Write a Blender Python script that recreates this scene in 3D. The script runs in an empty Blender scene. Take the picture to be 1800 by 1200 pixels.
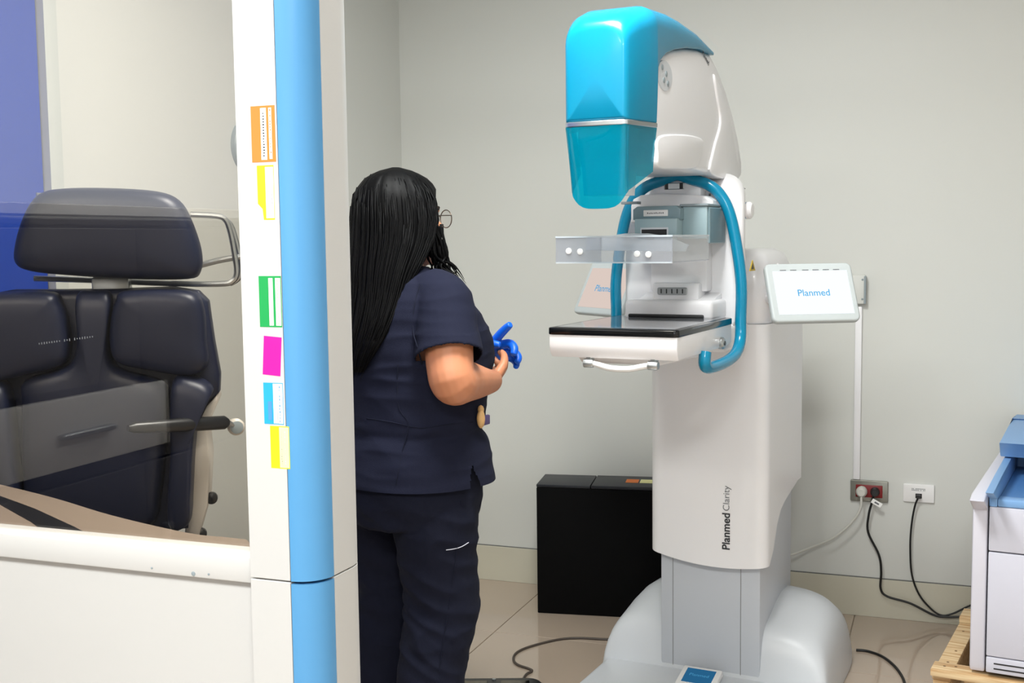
import bpy, bmesh, math, random
import numpy as np
from mathutils import Vector, Matrix, noise
from mathutils.bvhtree import BVHTree

scene = bpy.context.scene
COL = scene.collection
PI = math.pi
random.seed(7)

# ------------------------------------------------------------------ camera
FPX, YAW, PITCH, ROLL, CAMH = 2050.0, 20.5, 5.0, 0.0125, 1.4
_a, _p = math.radians(YAW), math.radians(PITCH)
FW = np.array([-math.sin(_a) * math.cos(_p), math.cos(_a) * math.cos(_p), -math.sin(_p)])
_r0 = np.array([math.cos(_a), math.sin(_a), 0.0])
_u0 = np.cross(_r0, FW)
RT = _r0 * math.cos(ROLL) - _u0 * math.sin(ROLL)
UP = _u0 * math.cos(ROLL) + _r0 * math.sin(ROLL)
CAM = np.array([0.0, 0.0, CAMH])
cd = bpy.data.cameras.new('camera')
cam = bpy.data.objects.new('camera', cd)
COL.objects.link(cam)
cd.sensor_fit = 'HORIZONTAL'
cd.sensor_width = 36.0
cd.lens = 36.0 * FPX / 1800.0
cd.clip_start = 0.05
cam.matrix_world = Matrix(((RT[0], UP[0], -FW[0], CAM[0]), (RT[1], UP[1], -FW[1], CAM[1]),
                           (RT[2], UP[2], -FW[2], CAM[2]), (0, 0, 0, 1)))
scene.camera = cam

# ------------------------------------------------------------------ world, exposure
w = bpy.data.worlds.new('world')
scene.world = w
w.use_nodes = True
w.node_tree.nodes['Background'].inputs[0].default_value = (0.8, 0.88, 1.0, 1)
w.node_tree.nodes['Background'].inputs[1].default_value = 0.3
vs = scene.view_settings
vs.view_transform = 'Standard'
vs.look = 'None'
vs.gamma = 1.0
vs.use_curve_mapping = False
vs.exposure = 0.2
LAMP_POWER = 50.0      # each ceiling panel, watts
WINDOW_GLOW = 2.1 
REAR_GLOW = 2.0        # radiance of the window added behind the camera for frontal light
#     # radiance of the frosted daylight window
ROOM = dict(x0=-2.117, x1=2.3, y0=-3.3, y1=4.39, h=2.65)
LAMPS = [(-1.25, -0.25, 'over the cupboard'), (0.2, -0.25, 'over the photographer'), (-0.75, 2.2, 'between the person and the machine')]


# ------------------------------------------------------------------ pixel helpers (a pixel is only a direction)
def ray(x, y):
    return FW + RT * (x - 900) / FPX - UP * (y - 600) / FPX


def at(n, x, y, v):
    d = ray(x, y)
    return Vector(CAM + d * (v - CAM[n]) / d[n])


class Frame:
    """A local frame: x right, y away, z up, turned by th degrees about z."""
    def __init__(s, th, o):
        t = math.radians(th)
        s.th = t
        s.ax = [np.array([math.cos(t), math.sin(t), 0]), np.array([-math.sin(t), math.cos(t), 0]), np.array([0, 0, 1.0])]
        s.o = np.array(o, float)

    def plane(s, n, x, y, v):
        d = ray(x, y)
        a = s.ax[n]
        q = CAM + d * ((v - (CAM - s.o) @ a) / (d @ a)) - s.o
        return Vector((q @ s.ax[0], q @ s.ax[1], q @ s.ax[2]))

    def X(s, x, y, v): return s.plane(0, x, y, v)
    def Y(s, x, y, v): return s.plane(1, x, y, v)
    def Z(s, x, y, v): return s.plane(2, x, y, v)

    def rect(s, x0, y0, x1, y1, Y):
        xm, ym = (x0 + x1) / 2, (y0 + y1) / 2
        return s.Y(x0, ym, Y)[0], s.Y(x1, ym, Y)[0], s.Y(xm, y1, Y)[2], s.Y(xm, y0, Y)[2]

    def empty(s, name):
        e = bpy.data.objects.new(name, None)
        e.empty_display_size = 0.05
        COL.objects.link(e)
        e.location = s.o
        e.rotation_euler = (0, 0, s.th)
        return e


# ------------------------------------------------------------------ materials
def lin(h):
    h = h.lstrip('#')
    v = [int(h[i:i + 2], 16) / 255 for i in (0, 2, 4)]
    return tuple((c / 12.92 if c <= 0.04045 else ((c + 0.055) / 1.055) ** 2.4) for c in v) + (1.0,)


def pm(name, col, rough=0.45, metal=0.0, var=0.04, vscale=6.0, bump=0.0, bscale=200.0, spec=0.5, coat=0.0, sheen=0.0, emit=None, es=0.0, sss=0.0):
    m = bpy.data.materials.new(name)
    m.use_nodes = True
    nt = m.node_tree
    b = nt.nodes['Principled BSDF']
    c = lin(col) if isinstance(col, str) else col
    tc = nt.nodes.new('ShaderNodeTexCoord')
    nz = nt.nodes.new('ShaderNodeTexNoise')
    nz.inputs['Scale'].default_value = vscale
    nz.inputs['Detail'].default_value = 4
    nt.links.new(tc.outputs['Object'], nz.inputs['Vector'])
    mx = nt.nodes.new('ShaderNodeMix')
    mx.data_type = 'RGBA'
    mx.inputs[6].default_value = tuple(max(0, k * (1 - var)) for k in c[:3]) + (1,)
    mx.inputs[7].default_value = tuple(min(1, k * (1 + var)) for k in c[:3]) + (1,)
    nt.links.new(nz.outputs['Fac'], mx.inputs[0])
    nt.links.new(mx.outputs[2], b.inputs['Base Color'])
    b.inputs['Roughness'].default_value = rough
    b.inputs['Metallic'].default_value = metal
    b.inputs['Specular IOR Level'].default_value = spec
    b.inputs['Coat Weight'].default_value = coat
    b.inputs['Sheen Weight'].default_value = sheen
    if sss:
        b.inputs['Subsurface Weight'].default_value = sss
        b.inputs['Subsurface Radius'].default_value = (0.01, 0.004, 0.002)
    if bump:
        n2 = nt.nodes.new('ShaderNodeTexNoise')
        n2.inputs['Scale'].default_value = bscale
        n2.inputs['Detail'].default_value = 3
        nt.links.new(tc.outputs['Object'], n2.inputs['Vector'])
        bp = nt.nodes.new('ShaderNodeBump')
        bp.inputs['Strength'].default_value = bump
        bp.inputs['Distance'].default_value = 0.002
        nt.links.new(n2.outputs['Fac'], bp.inputs['Height'])
        nt.links.new(bp.outputs['Normal'], b.inputs['Normal'])
    if emit:
        b.inputs['Emission Color'].default_value = lin(emit)
        b.inputs['Emission Strength'].default_value = es
    return m


def clear(name, tint, ior=1.45, rough=0.0, body=None, bodyf=0.0, gloss=1.0):
    """Thin clear sheet: tinted transparency, fresnel gloss, a little body colour."""
    m = bpy.data.materials.new(name)
    m.use_nodes = True
    nt = m.node_tree
    nt.nodes.remove(nt.nodes['Principled BSDF'])
    out = nt.nodes['Material Output']
    t = nt.nodes.new('ShaderNodeBsdfTransparent')
    t.inputs[0].default_value = tint
    g = nt.nodes.new('ShaderNodeBsdfGlossy')
    g.inputs['Roughness'].default_value = rough
    g.inputs['Color'].default_value = (gloss, gloss, gloss, 1)
    fr = nt.nodes.new('ShaderNodeFresnel')
    ge = nt.nodes.new('ShaderNodeNewGeometry')      # same fresnel on both faces of the sheet
    mr = nt.nodes.new('ShaderNodeMapRange')
    mr.inputs['To Min'].default_value = ior
    mr.inputs['To Max'].default_value = 1.0 / ior
    nt.links.new(ge.outputs['Backfacing'], mr.inputs['Value'])
    nt.links.new(mr.outputs[0], fr.inputs[0])
    first = t
    if body:
        d = nt.nodes.new('ShaderNodeBsdfDiffuse')
        d.inputs[0].default_value = body
        m0 = nt.nodes.new('ShaderNodeMixShader')
        m0.inputs[0].default_value = bodyf
        nt.links.new(t.outputs[0], m0.inputs[1])
        nt.links.new(d.outputs[0], m0.inputs[2])
        first = m0
    mx = nt.nodes.new('ShaderNodeMixShader')
    nt.links.new(fr.outputs[0], mx.inputs[0])
    nt.links.new(first.outputs[0], mx.inputs[1])
    nt.links.new(g.outputs[0], mx.inputs[2])
    nt.links.new(mx.outputs[0], out.inputs[0])
    return m


def glow(name, col, s):
    m = bpy.data.materials.new(name)
    m.use_nodes = True
    nt = m.node_tree
    nt.nodes.remove(nt.nodes['Principled BSDF'])
    e = nt.nodes.new('ShaderNodeEmission')
    e.inputs[0].default_value = lin(col)
    e.inputs[1].default_value = s
    nt.links.new(e.outputs[0], nt.nodes['Material Output'].inputs[0])
    return m


def wood_mat(name):
    m = pm(name, '#e0c193', 0.6, bump=0.3, bscale=60)
    nt = m.node_tree
    b = nt.nodes['Principled BSDF']
    tc = [n for n in nt.nodes if n.type == 'TEX_COORD'][0]
    mp = nt.nodes.new('ShaderNodeMapping')
    mp.inputs['Scale'].default_value = (3, 3, 40)
    wv = nt.nodes.new('ShaderNodeTexNoise')
    wv.inputs['Scale'].default_value = 2.5
    wv.inputs['Detail'].default_value = 6
    mp.inputs['Scale'].default_value = (2, 30, 30)
    nt.links.new(tc.outputs['Object'], mp.inputs[0])
    nt.links.new(mp.outputs[0], wv.inputs['Vector'])
    rp = nt.nodes.new('ShaderNodeValToRGB')
    rp.color_ramp.elements[0].color = lin('#b98a55')
    rp.color_ramp.elements[0].position = 0.3
    rp.color_ramp.elements[1].color = lin('#e6cda3')
    rp.color_ramp.elements[1].position = 0.62
    nt.links.new(wv.outputs['Fac'], rp.inputs[0])
    nt.links.new(rp.outputs[0], b.inputs['Base Color'])
    return m


M = dict(
    wall=pm('wall_paint', '#d4d5d0', 0.55, var=0.015, vscale=1.5, bump=0.05, bscale=300),
    ceil=pm('ceiling_paint', '#eeeeec', 0.8, var=0.01),
    grout=pm('grout', '#a39684', 0.8),
    tile=pm('polished_tile', '#b6a594', 0.06, var=0.06, vscale=2.2, spec=0.9),
    skirt=pm('skirting_tile', '#cbc7b6', 0.2, var=0.07, vscale=4),
    seam=pm('seam_line', '#6f6f6c', 0.7),
    white=pm('white_enamel', '#ecebea', 0.32, var=0.012),
    white2=pm('white_panel', '#c9c8c6', 0.4, var=0.015, vscale=3),
    shellw=pm('machine_white', '#efeef0', 0.3, var=0.012, coat=0.15),
    shellg=pm('machine_grey', '#c4c8cf', 0.38, var=0.015),
    baseg=pm('machine_base_grey', '#d0d4d9', 0.35, var=0.015),
    teal=pm('machine_blue', '#007c9f', 0.27, var=0.02, coat=0.1, spec=0.35),
    tealtube=pm('handle_blue', '#0083a9', 0.22, var=0.02, coat=0.15, spec=0.4),
    sky=pm('post_blue', '#5596c8', 0.3, var=0.012),
    silver=pm('brushed_silver', '#b4b8ba', 0.3, metal=0.9, var=0.05),
    greyp=pm('grey_plastic', '#8f9a9f', 0.4, var=0.02),
    bluegrey=pm('bluegrey_plastic', '#9db4ba', 0.35, var=0.02),
    bluegrey2=pm('bluegrey_dark_plastic', '#7c939b', 0.35, var=0.02),
    dark=pm('dark_plastic', '#17181b', 0.35, var=0.05),
    black=pm('black_carton', '#060608', 0.6, var=0.2),
    blackbox=pm('black_box_coating', '#030304', 0.8, var=0.2, spec=0.15),
    blacktop=pm('black_box_lid', '#1d2027', 0.45, var=0.1),
    carbon=pm('carbon_top', '#0d0e10', 0.12, var=0.1),
    plateg=pm('detector_plate', '#7f8186', 0.07, var=0.03, spec=0.8),
    cordb=pm('black_cord', '#0e0f10', 0.5),
    cordg=pm('grey_cord', '#4b423b', 0.5),
    cordw=pm('white_cord', '#cfcec6', 0.5),
    red=pm('red_socket', '#7d0f12', 0.35),
    frame=pm('socket_frame', '#8d8c83', 0.35, metal=0.5),
    navy=pm('navy_leather', '#171d33', 0.42, var=0.08, bump=0.04, bscale=500, spec=0.4),
    creamw=pm('cream_shell', '#cfc8be', 0.4),
    scrub=pm('navy_scrub_cloth', '#15182a', 0.9, var=0.08, vscale=30, bump=0.2, bscale=500, spec=0.2),
    scrub2=pm('navy_trouser_cloth', '#121525', 0.9, var=0.08, vscale=30, bump=0.2, bscale=500, spec=0.2),
    skin=pm('skin', '#c07f5c', 0.5, var=0.06, vscale=20, sss=0.15),
    lips=pm('lips', '#9c5145', 0.45),
    eyew=pm('eye_white', '#e8e4df', 0.2),
    iris=pm('iris', '#23150e', 0.15),
    hair=pm('black_hair', '#030304', 0.55, var=0.3, vscale=60, bump=0.15, bscale=90, spec=0.12),
    glove=pm('nitrile_glove', '#0a5fd8', 0.4, var=0.06, vscale=25, bump=0.15, bscale=120),
    wire=pm('spectacle_metal', '#5c5248', 0.3, metal=0.8),
    lens=clear('spectacle_lens', (0.93, 0.93, 0.93, 1), 1.4),
    wood=wood_mat('pallet_pine'),
    wood_dark=pm('pallet_shadow_wood', '#6b3d24', 0.7, var=0.2, vscale=20),
    nail=pm('nail_head', '#7a5a3a', 0.5, metal=0.4),
    printer=pm('printer_grey', '#ccccd8', 0.42, var=0.01),
    printer2=pm('printer_light', '#d9d8e3', 0.42, var=0.01),
    pblue=pm('printer_blue', '#7ba6d6', 0.4, var=0.02),
    pblue2=pm('printer_blue_deep', '#4f7fb9', 0.4, var=0.02),
    doorblue=pm('door_blue', '#0a3aa0', 0.4, var=0.03),
    doorframe=pm('door_frame_paint', '#c4c8c4', 0.4, var=0.02),
    desk=pm('shelf_laminate', '#8d7e70', 0.45, var=0.06, vscale=8),
    glass=clear('screen_glass', (0.87, 0.845, 0.81, 1), 1.5),
    paddle=clear('clear_acrylic', (0.86, 0.87, 0.89, 1), 1.5, body=(0.8, 0.83, 0.88, 1), bodyf=0.16),
    paddle2=clear('frosted_acrylic', (0.8, 0.84, 0.88, 1), 1.5, body=(0.8, 0.86, 0.9, 1), bodyf=0.55),
    shield=clear('teal_acrylic', (0.10, 0.66, 0.78, 1), 1.45, body=(0.0, 0.42, 0.58, 1), bodyf=0.30),
    screen=glow('lit_display', '#f4fbff', 0.95),
    screend=glow('beige_reflection_display', '#efdcd2', 0.72),  # pinkish tint imitates the beige room mirrored in the left screen
    screenb=glow('blue_display', '#2c6a96', 0.7),
    tabletg=pm('tablet_frame', '#bac1c2', 0.45, var=0.01, spec=0.3),
    ink=pm('dark_ink', '#2a2c30', 0.6),
    inkl=pm('light_ink', '#6c6e72', 0.6),
    inkb=pm('blue_ink', '#2f7aa6', 0.6, emit='#3c86b0', es=0.45),
    orange=pm('orange_print', '#f0812f', 0.6), yellow=pm('yellow_print', '#f5ee14', 0.6),
    green=pm('green_print', '#0f9d4d', 0.6), magenta=pm('magenta_print', '#e6009c', 0.6),
    cyan=pm('cyan_print', '#22a5e8', 0.6), paper=pm('white_print', '#fbfbf8', 0.6),
    cream=pm('cream_print', '#f6f3b0', 0.6),
    tan=pm('tan_plastic', '#c9a06a', 0.5, var=0.2, vscale=80), purple=pm('purple_plastic', '#4b3f6b', 0.5),
    warn=pm('warning_yellow', '#c9ab2a', 0.5),
    cupd=pm('dark_cupboard', '#2a2826', 0.6, var=0.1),
    lampw=glow('ceiling_panel_light', '#fffaf2', 6.0),
    rearl=glow('added_rear_glow', '#f4f8ff', REAR_GLOW),  # glow of the added rear window
    dayl=glow('frosted_daylight', '#f2f7ff', WINDOW_GLOW),
)


# ------------------------------------------------------------------ mesh builder
def tag(o, label=None, cat=None, group=None, kind=None):
    if label: o['label'] = label
    if cat: o['category'] = cat
    if group: o['group'] = group
    if kind: o['kind'] = kind
    return o


class B:
    def __init__(s):
        s.bm = bmesh.new()

    def _merge(s, t):
        me = bpy.data.meshes.new('tmp')
        t.to_mesh(me)
        s.bm.from_mesh(me)
        bpy.data.meshes.remove(me)
        t.free()
        return s

    def box(s, x0, x1, y0, y1, z0, z1, bev=0.0, seg=2, mat=None):
        t = bmesh.new()
        bmesh.ops.create_cube(t, size=1)
        for v in t.verts:
            v.co = Vector(((x0 + x1) / 2 + v.co.x * (x1 - x0), (y0 + y1) / 2 + v.co.y * (y1 - y0), (z0 + z1) / 2 + v.co.z * (z1 - z0)))
        if bev:
            bmesh.ops.bevel(t, geom=t.edges[:], offset=bev, segments=seg, affect='EDGES', profile=0.5)
        if mat:
            bmesh.ops.transform(t, matrix=mat, verts=t.verts)
        bmesh.ops.recalc_face_normals(t, faces=t.faces)
        return s._merge(t)

    def prism(s, poly, axis, lo, hi, bev=0.0, seg=2):
        """poly: 2-D outline in the two axes left over (in x,y,z order)."""
        t = bmesh.new()
        def mk(u, v, h):
            return {0: (h, u, v), 1: (u, h, v), 2: (u, v, h)}[axis]
        a = [t.verts.new(mk(u, v, lo)) for u, v in poly]
        b = [t.verts.new(mk(u, v, hi)) for u, v in poly]
        t.faces.new(a)
        t.faces.new(b[::-1])
        n = len(poly)
        for i in range(n):
            t.faces.new((a[i], b[i], b[(i + 1) % n], a[(i + 1) % n]))
        bmesh.ops.recalc_face_normals(t, faces=t.faces)
        if bev:
            caps = [e for e in t.edges if (e.verts[0] in a) == (e.verts[1] in a)]
            bmesh.ops.bevel(t, geom=caps, offset=bev, segments=seg, affect='EDGES', profile=0.5)
        return s._merge(t)

    def loft(s, rings, cap=True, closed=False):
        t = bmesh.new()
        R = [[t.verts.new(p) for p in r] for r in rings]
        n = len(rings[0])
        for k in range(len(R) - 1 + (1 if closed else 0)):
            r0, r1 = R[k], R[(k + 1) % len(R)]
            for i in range(n):
                t.faces.new((r0[i], r0[(i + 1) % n], r1[(i + 1) % n], r1[i]))
        if cap and not closed:
            for r, f in ((R[0], -1), (R[-1], 1)):
                c = t.verts.new(sum((v.co for v in r), Vector()) / n)
                for i in range(n):
                    t.faces.new((r[i], r[(i + 1) % n], c) if f > 0 else (r[(i + 1) % n], r[i], c))
        bmesh.ops.recalc_face_normals(t, faces=t.faces)
        return s._merge(t)

    def grid(s, rows, thick=0.0):
        t = bmesh.new()
        R = [[t.verts.new(p) for p in r] for r in rows]
        for k in range(len(R) - 1):
            for i in range(len(R[0]) - 1):
                t.faces.new((R[k][i], R[k][i + 1], R[k + 1][i + 1], R[k + 1][i]))
        bmesh.ops.recalc_face_normals(t, faces=t.faces)
        if thick:
            bmesh.ops.solidify(t, geom=t.faces[:], thickness=thick)
        return s._merge(t)

    def tube(s, path, r, seg=10, smooth=0, closed=False, flat=1.0):
        P = [Vector(p) for p in path]
        rr = list(r) if isinstance(r, (list, tuple)) else [r] * len(P)
        if smooth:
            P, rr = spline(P, rr, smooth, closed)
        n = len(P)
        rings = []
        up = None
        for i in range(n):
            a = P[i - 1] if (i or closed) else P[0]
            b = P[(i + 1) % n] if (i < n - 1 or closed) else P[-1]
            d = (b - a).normalized()
            if up is None:
                up = d.orthogonal().normalized()
            up = (up - d * up.dot(d))
            up = up.normalized() if up.length > 1e-6 else d.orthogonal().normalized()
            q = d.cross(up)
            rings.append([P[i] + (up * math.cos(2 * PI * k / seg) * flat + q * math.sin(2 * PI * k / seg)) * rr[i] for k in range(seg)])
        return s.loft(rings, cap=not closed, closed=closed)

    def lathe(s, prof, c, axis=(0, 0, 1), seg=24):
        """prof: list of (radius, height along axis)."""
        ax = Vector(axis).normalized()
        u = ax.orthogonal().normalized()
        q = ax.cross(u)
        c = Vector(c)
        rings = [[c + ax * h + (u * math.cos(2 * PI * k / seg) + q * math.sin(2 * PI * k / seg)) * max(r, 1e-4) for k in range(seg)] for r, h in prof]
        return s.loft(rings)

    def ball(s, c, r, seg=16):
        r = Vector(r) if not isinstance(r, (int, float)) else Vector((r, r, r))
        t = bmesh.new()
        bmesh.ops.create_uvsphere(t, u_segments=seg, v_segments=max(6, seg // 2), radius=1)
        for v in t.verts:
            v.co = Vector(c) + Vector((v.co.x * r.x, v.co.y * r.y, v.co.z * r.z))
        return s._merge(t)

    def mesh(s, me, mat=None):
        if mat is not None:
            me.transform(mat)
        s.bm.from_mesh(me)
        return s

    def obj(s, name, mat, parent=None, sharp=35, label=None):
        me = bpy.data.meshes.new(name)
        s.bm.to_mesh(me)
        s.bm.free()
        return link(name, me, mat, parent, sharp, label)


def link(name, me, mat, parent=None, sharp=35, label=None):
    me.name = name
    me.materials.clear()
    me.materials.append(M[mat] if isinstance(mat, str) else mat)
    me.polygons.foreach_set('use_smooth', [True] * len(me.polygons))
    if sharp < 180:
        me.set_sharp_from_angle(angle=math.radians(sharp))
    o = bpy.data.objects.new(name, me)
    COL.objects.link(o)
    if parent is not None:
        o.parent = parent
    if label:
        o['label'] = label
    return o


def spline(P, rr, k, closed=False):
    n = len(P)
    out, ro = [], []
    def g(i):
        if closed: return i % n
        return max(0, min(n - 1, i))
    last = n if closed else n - 1
    for i in range(last):
        p0, p1, p2, p3 = P[g(i - 1)], P[g(i)], P[g(i + 1)], P[g(i + 2)]
        for j in range(k):
            t = j / k
            out.append(0.5 * ((2 * p1) + (p2 - p0) * t + (2 * p0 - 5 * p1 + 4 * p2 - p3) * t * t + (3 * p1 - p0 - 3 * p2 + p3) * t ** 3))
            ro.append(rr[g(i)] * (1 - t) + rr[g(i + 1)] * t)
    if not closed:
        out.append(P[-1])
        ro.append(rr[-1])
    return out, ro


def lerp_table(tab, x):
    """tab: sorted [(x, v0, v1, ...)], smooth interpolation."""
    if x <= tab[0][0]: return tab[0][1:]
    for a, b in zip(tab, tab[1:]):
        if x <= b[0]:
            t = (x - a[0]) / (b[0] - a[0])
            return tuple(p + (q - p) * t for p, q in zip(a[1:], b[1:]))
    return tab[-1][1:]


def ell(cx, cy, z, a, b, n=32, e=2.0, ph=0.0):
    out = []
    for k in range(n):
        t = 2 * PI * k / n + ph
        c, s_ = math.cos(t), math.sin(t)
        out.append((cx + a * math.copysign(abs(c) ** (2 / e), c), cy + b * math.copysign(abs(s_) ** (2 / e), s_), z))
    return out


def rrect(x0, x1, z0, z1, r, k=5):
    """rounded rectangle outline, counter-clockwise 2-D points"""
    r = min(r, (x1 - x0) / 2.001, (z1 - z0) / 2.001)
    out = []
    for cx, cz, a0 in ((x1 - r, z1 - r, 0), (x0 + r, z1 - r, PI / 2), (x0 + r, z0 + r, PI), (x1 - r, z0 + r, 1.5 * PI)):
        for i in range(k + 1):
            a = a0 + PI / 2 * i / k
            out.append((cx + r * math.cos(a), cz + r * math.sin(a)))
    return out


def remesh(b, vox, smooth=6, fac=0.5):
    me = bpy.data.meshes.new('tmp')
    b.bm.to_mesh(me)
    b.bm.free()
    o = bpy.data.objects.new('tmp', me)
    COL.objects.link(o)
    md = o.modifiers.new('r', 'REMESH')
    md.mode = 'VOXEL'
    md.voxel_size = vox
    if smooth:
        sm = o.modifiers.new('s', 'SMOOTH')
        sm.factor = fac
        sm.iterations = smooth
    dg = bpy.context.evaluated_depsgraph_get()
    dg.update()
    out = bpy.data.meshes.new_from_object(o.evaluated_get(dg))
    bpy.data.objects.remove(o)
    bpy.data.meshes.remove(me)
    return out


def displace(me, fn):
    ns = [v.normal.copy() for v in me.vertices]
    for v, n in zip(me.vertices, ns):
        v.co = v.co + n * fn(v.co)
    me.update()


def text_mesh(s, size, bold=0.0, depth=0.0002):
    cu = bpy.data.curves.new('t', 'FONT')
    cu.body = s
    cu.size = size
    cu.offset = bold
    cu.extrude = depth
    cu.align_x = 'CENTER'
    cu.align_y = 'CENTER'
    o = bpy.data.objects.new('t', cu)
    COL.objects.link(o)
    dg = bpy.context.evaluated_depsgraph_get()
    dg.update()
    me = bpy.data.meshes.new_from_object(o.evaluated_get(dg))
    bpy.data.objects.remove(o)
    bpy.data.curves.remove(cu)
    return me


def basis(o, x, y):
    x = Vector(x).normalized()
    z = x.cross(Vector(y)).normalized()
    y = z.cross(x)
    o = Vector(o)
    return Matrix(((x.x, y.x, z.x, o.x), (x.y, y.y, z.y, o.y), (x.z, y.z, z.z, o.z), (0, 0, 0, 1)))


def text_fit(s, width, bold=0.0):
    me = text_mesh(s, 1.0, bold, 0.002)
    xs = [v.co.x for v in me.vertices]
    k = width / (max(xs) - min(xs))
    me.transform(Matrix.Scale(k, 4))
    return me


# ================================================================== THE ROOM
X0, X1, Y0, Y1, HH = ROOM['x0'], ROOM['x1'], ROOM['y0'], ROOM['y1'], ROOM['h']
fl = tag(B().box(X0 - .1, X1 + .1, Y0 - .1, Y1 + .1, -0.1, -0.004).obj('floor', 'grout'), 'beige polished tile floor with thin joints', kind='structure')
TS = 0.60
tile_me = None
tx = X0
ty0 = Y1
i = 0
xs = []
x = X0 + 0.02
while x < X1 - 0.05:
    xs.append((x, min(x + TS - .003, X1)))
    x += TS
ys = []
y = Y1
while y > Y0 + 0.05:
    ys.append((max(y - TS + .003, Y0), y))
    y -= TS
mesh_cache = {}
for (a, b) in xs:
    for (c, d) in ys:
        key = (round(b - a, 3), round(d - c, 3))
        if key not in mesh_cache:
            t = B().box(0, b - a, 0, d - c, -0.006, 0.0, 0.001, 1).obj('tile', 'tile', fl)
            mesh_cache[key] = t.data
            t.location = (a, c, 0)
        else:
            t = bpy.data.objects.new('tile', mesh_cache[key])
            COL.objects.link(t)
            t.parent = fl
            t.location = (a, c, 0)
tag(B().box(X0 - .1, X1 + .1, Y0 - .1, Y1 + .1, HH, HH + .1).obj('ceiling', 'ceil'), kind='structure')
wb = tag(B().box(X0 - .1, X1 + .1, Y1, Y1 + .1, 0, HH).obj('wall_back', 'wall'), 'light grey painted back wall', kind='structure')
# left wall with an opening for the window beside the camera
WY0, WY1, WZ0, WZ1 = -1.15, 0.62, 1.475, 2.35
wl = B()
wl.box(X0 - .1, X0, Y0, WY0, 0, HH).box(X0 - .1, X0, WY1, Y1, 0, HH).box(X0 - .1, X0, WY0, WY1, 0, WZ0).box(X0 - .1, X0, WY0, WY1, WZ1, HH)
tag(wl.obj('wall_left', 'wall'), 'light grey painted side wall behind the chair', kind='structure')
tag(B().box(X1, X1 + .1, Y0, Y1, 0, HH).obj('wall_right', 'wall'), kind='structure')
RX0, RX1, RZ0, RZ1 = -1.7, 1.6, 0.95, 2.4
wf = B()
wf.box(X0, RX0, Y0 - .1, Y0, 0, HH).box(RX1, X1, Y0 - .1, Y0, 0, HH).box(RX0, RX1, Y0 - .1, Y0, 0, RZ0).box(RX0, RX1, Y0 - .1, Y0, RZ1, HH)
tag(wf.obj('wall_front', 'wall'), kind='structure')
wr = tag(B().box(RX0, RX1, Y0 - .07, Y0 - .06, RZ0, RZ1).obj('added_rear_window', 'rearl'), 'wide glowing window added behind the photographer for frontal light', kind='structure')  # unseen glowing pane, added to light the room from the front
f = B()
for a in (RX0, RX0 + 1.08, RX0 + 2.17, RX1 - .05):
    f.box(a, a + .05, Y0 - .06, Y0 + .006, RZ0, RZ1, .003, 1)
f.box(RX0, RX1, Y0 - .06, Y0 + .006, RZ0, RZ0 + .05, .003, 1).box(RX0, RX1, Y0 - .06, Y0 + .006, RZ1 - .05, RZ1, .003, 1)
f.obj('window_frame', 'white', wr)
wn = tag(B().box(X0 - .07, X0 - .06, WY0, WY1, WZ0, WZ1).obj('window_1', 'dayl'), 'wide frosted window full of daylight', kind='structure')
f = B()
for a, b in ((WY0, WY0 + .04), (WY1 - .04, WY1)):
    f.box(X0 - .06, X0 + .006, a, b, WZ0, WZ1, .003, 1)
f.box(X0 - .06, X0 + .006, WY0, WY1, WZ0, WZ0 + .03, .003, 1).box(X0 - .06, X0 + .006, WY0, WY1, WZ1 - .03, WZ1, .003, 1)
f.obj('window_frame', 'white', wn)
# skirting
sk = B().box(X0, X1, Y1 - .008, Y1, 0, .143, .001, 1).obj('baseboard_back', 'skirt')
tag(sk, 'pale tile skirting along the back wall', kind='structure')
B().box(X0, X1, Y1 - .0035, Y1, .143, .1465).obj('joint_line', 'seam', sk)
sk = B().box(X0, X0 + .008, Y0, Y1 - .008, 0, .143, .001, 1).obj('baseboard_left', 'skirt')
tag(sk, kind='structure')
B().box(X0, X0 + .0035, Y0, Y1 - .008, .143, .1465).obj('joint_line', 'seam', sk)

# dark cupboard under the window beside the photographer (seen mirrored in the pane)
cu = bpy.data.objects.new('storage_cupboard', None)
COL.objects.link(cu)
cu.location = (X0 + .012, -1.2, 0)
tag(cu, 'dark cupboard with one pale drawer under the window, mirrored in the pane', 'cupboard')
CD = .39
B().box(0, CD - .02, 0, 2.25, .06, 1.44, .002, 1).obj('body', 'cupd', cu)
B().box(0, CD - .04, .03, 2.22, 0, .06).obj('plinth', 'dark', cu)
B().box(-.005, CD, -.01, 2.26, 1.4405, 1.456, .003, 1).obj('top', 'cupd', cu)
for k in range(4):
    y0 = .003 + .5615 * k
    z1 = 1.435 if k != 3 and k != 2 else .90
    dd = B().box(CD - .0195, CD, y0, y0 + .556, .065, z1, .002, 1).obj('door', 'cupd', cu)
    B().box(CD, CD + .02, y0 + .50, y0 + .512, .60, .75, .003, 1).obj('handle', 'silver', dd)
for k, z0, z1 in ((2, .905, 1.435), (3, 1.10, 1.435)):
    y0 = .003 + .5615 * k
    dd = B().box(CD - .0195, CD, y0, y0 + .556, z0, z1, .002, 1).obj('door', 'cupd', cu)
y0 = 1.615
dd = B().box(CD - .0195, CD + .01, y0, y0 + .56, .935, 1.083, .004, 2).obj('drawer', 'white2', cu)
B().box(CD + .01, CD + .03, y0 + .2, y0 + .36, 1.0, 1.012, .003, 1).obj('handle', 'silver', dd)

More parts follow.
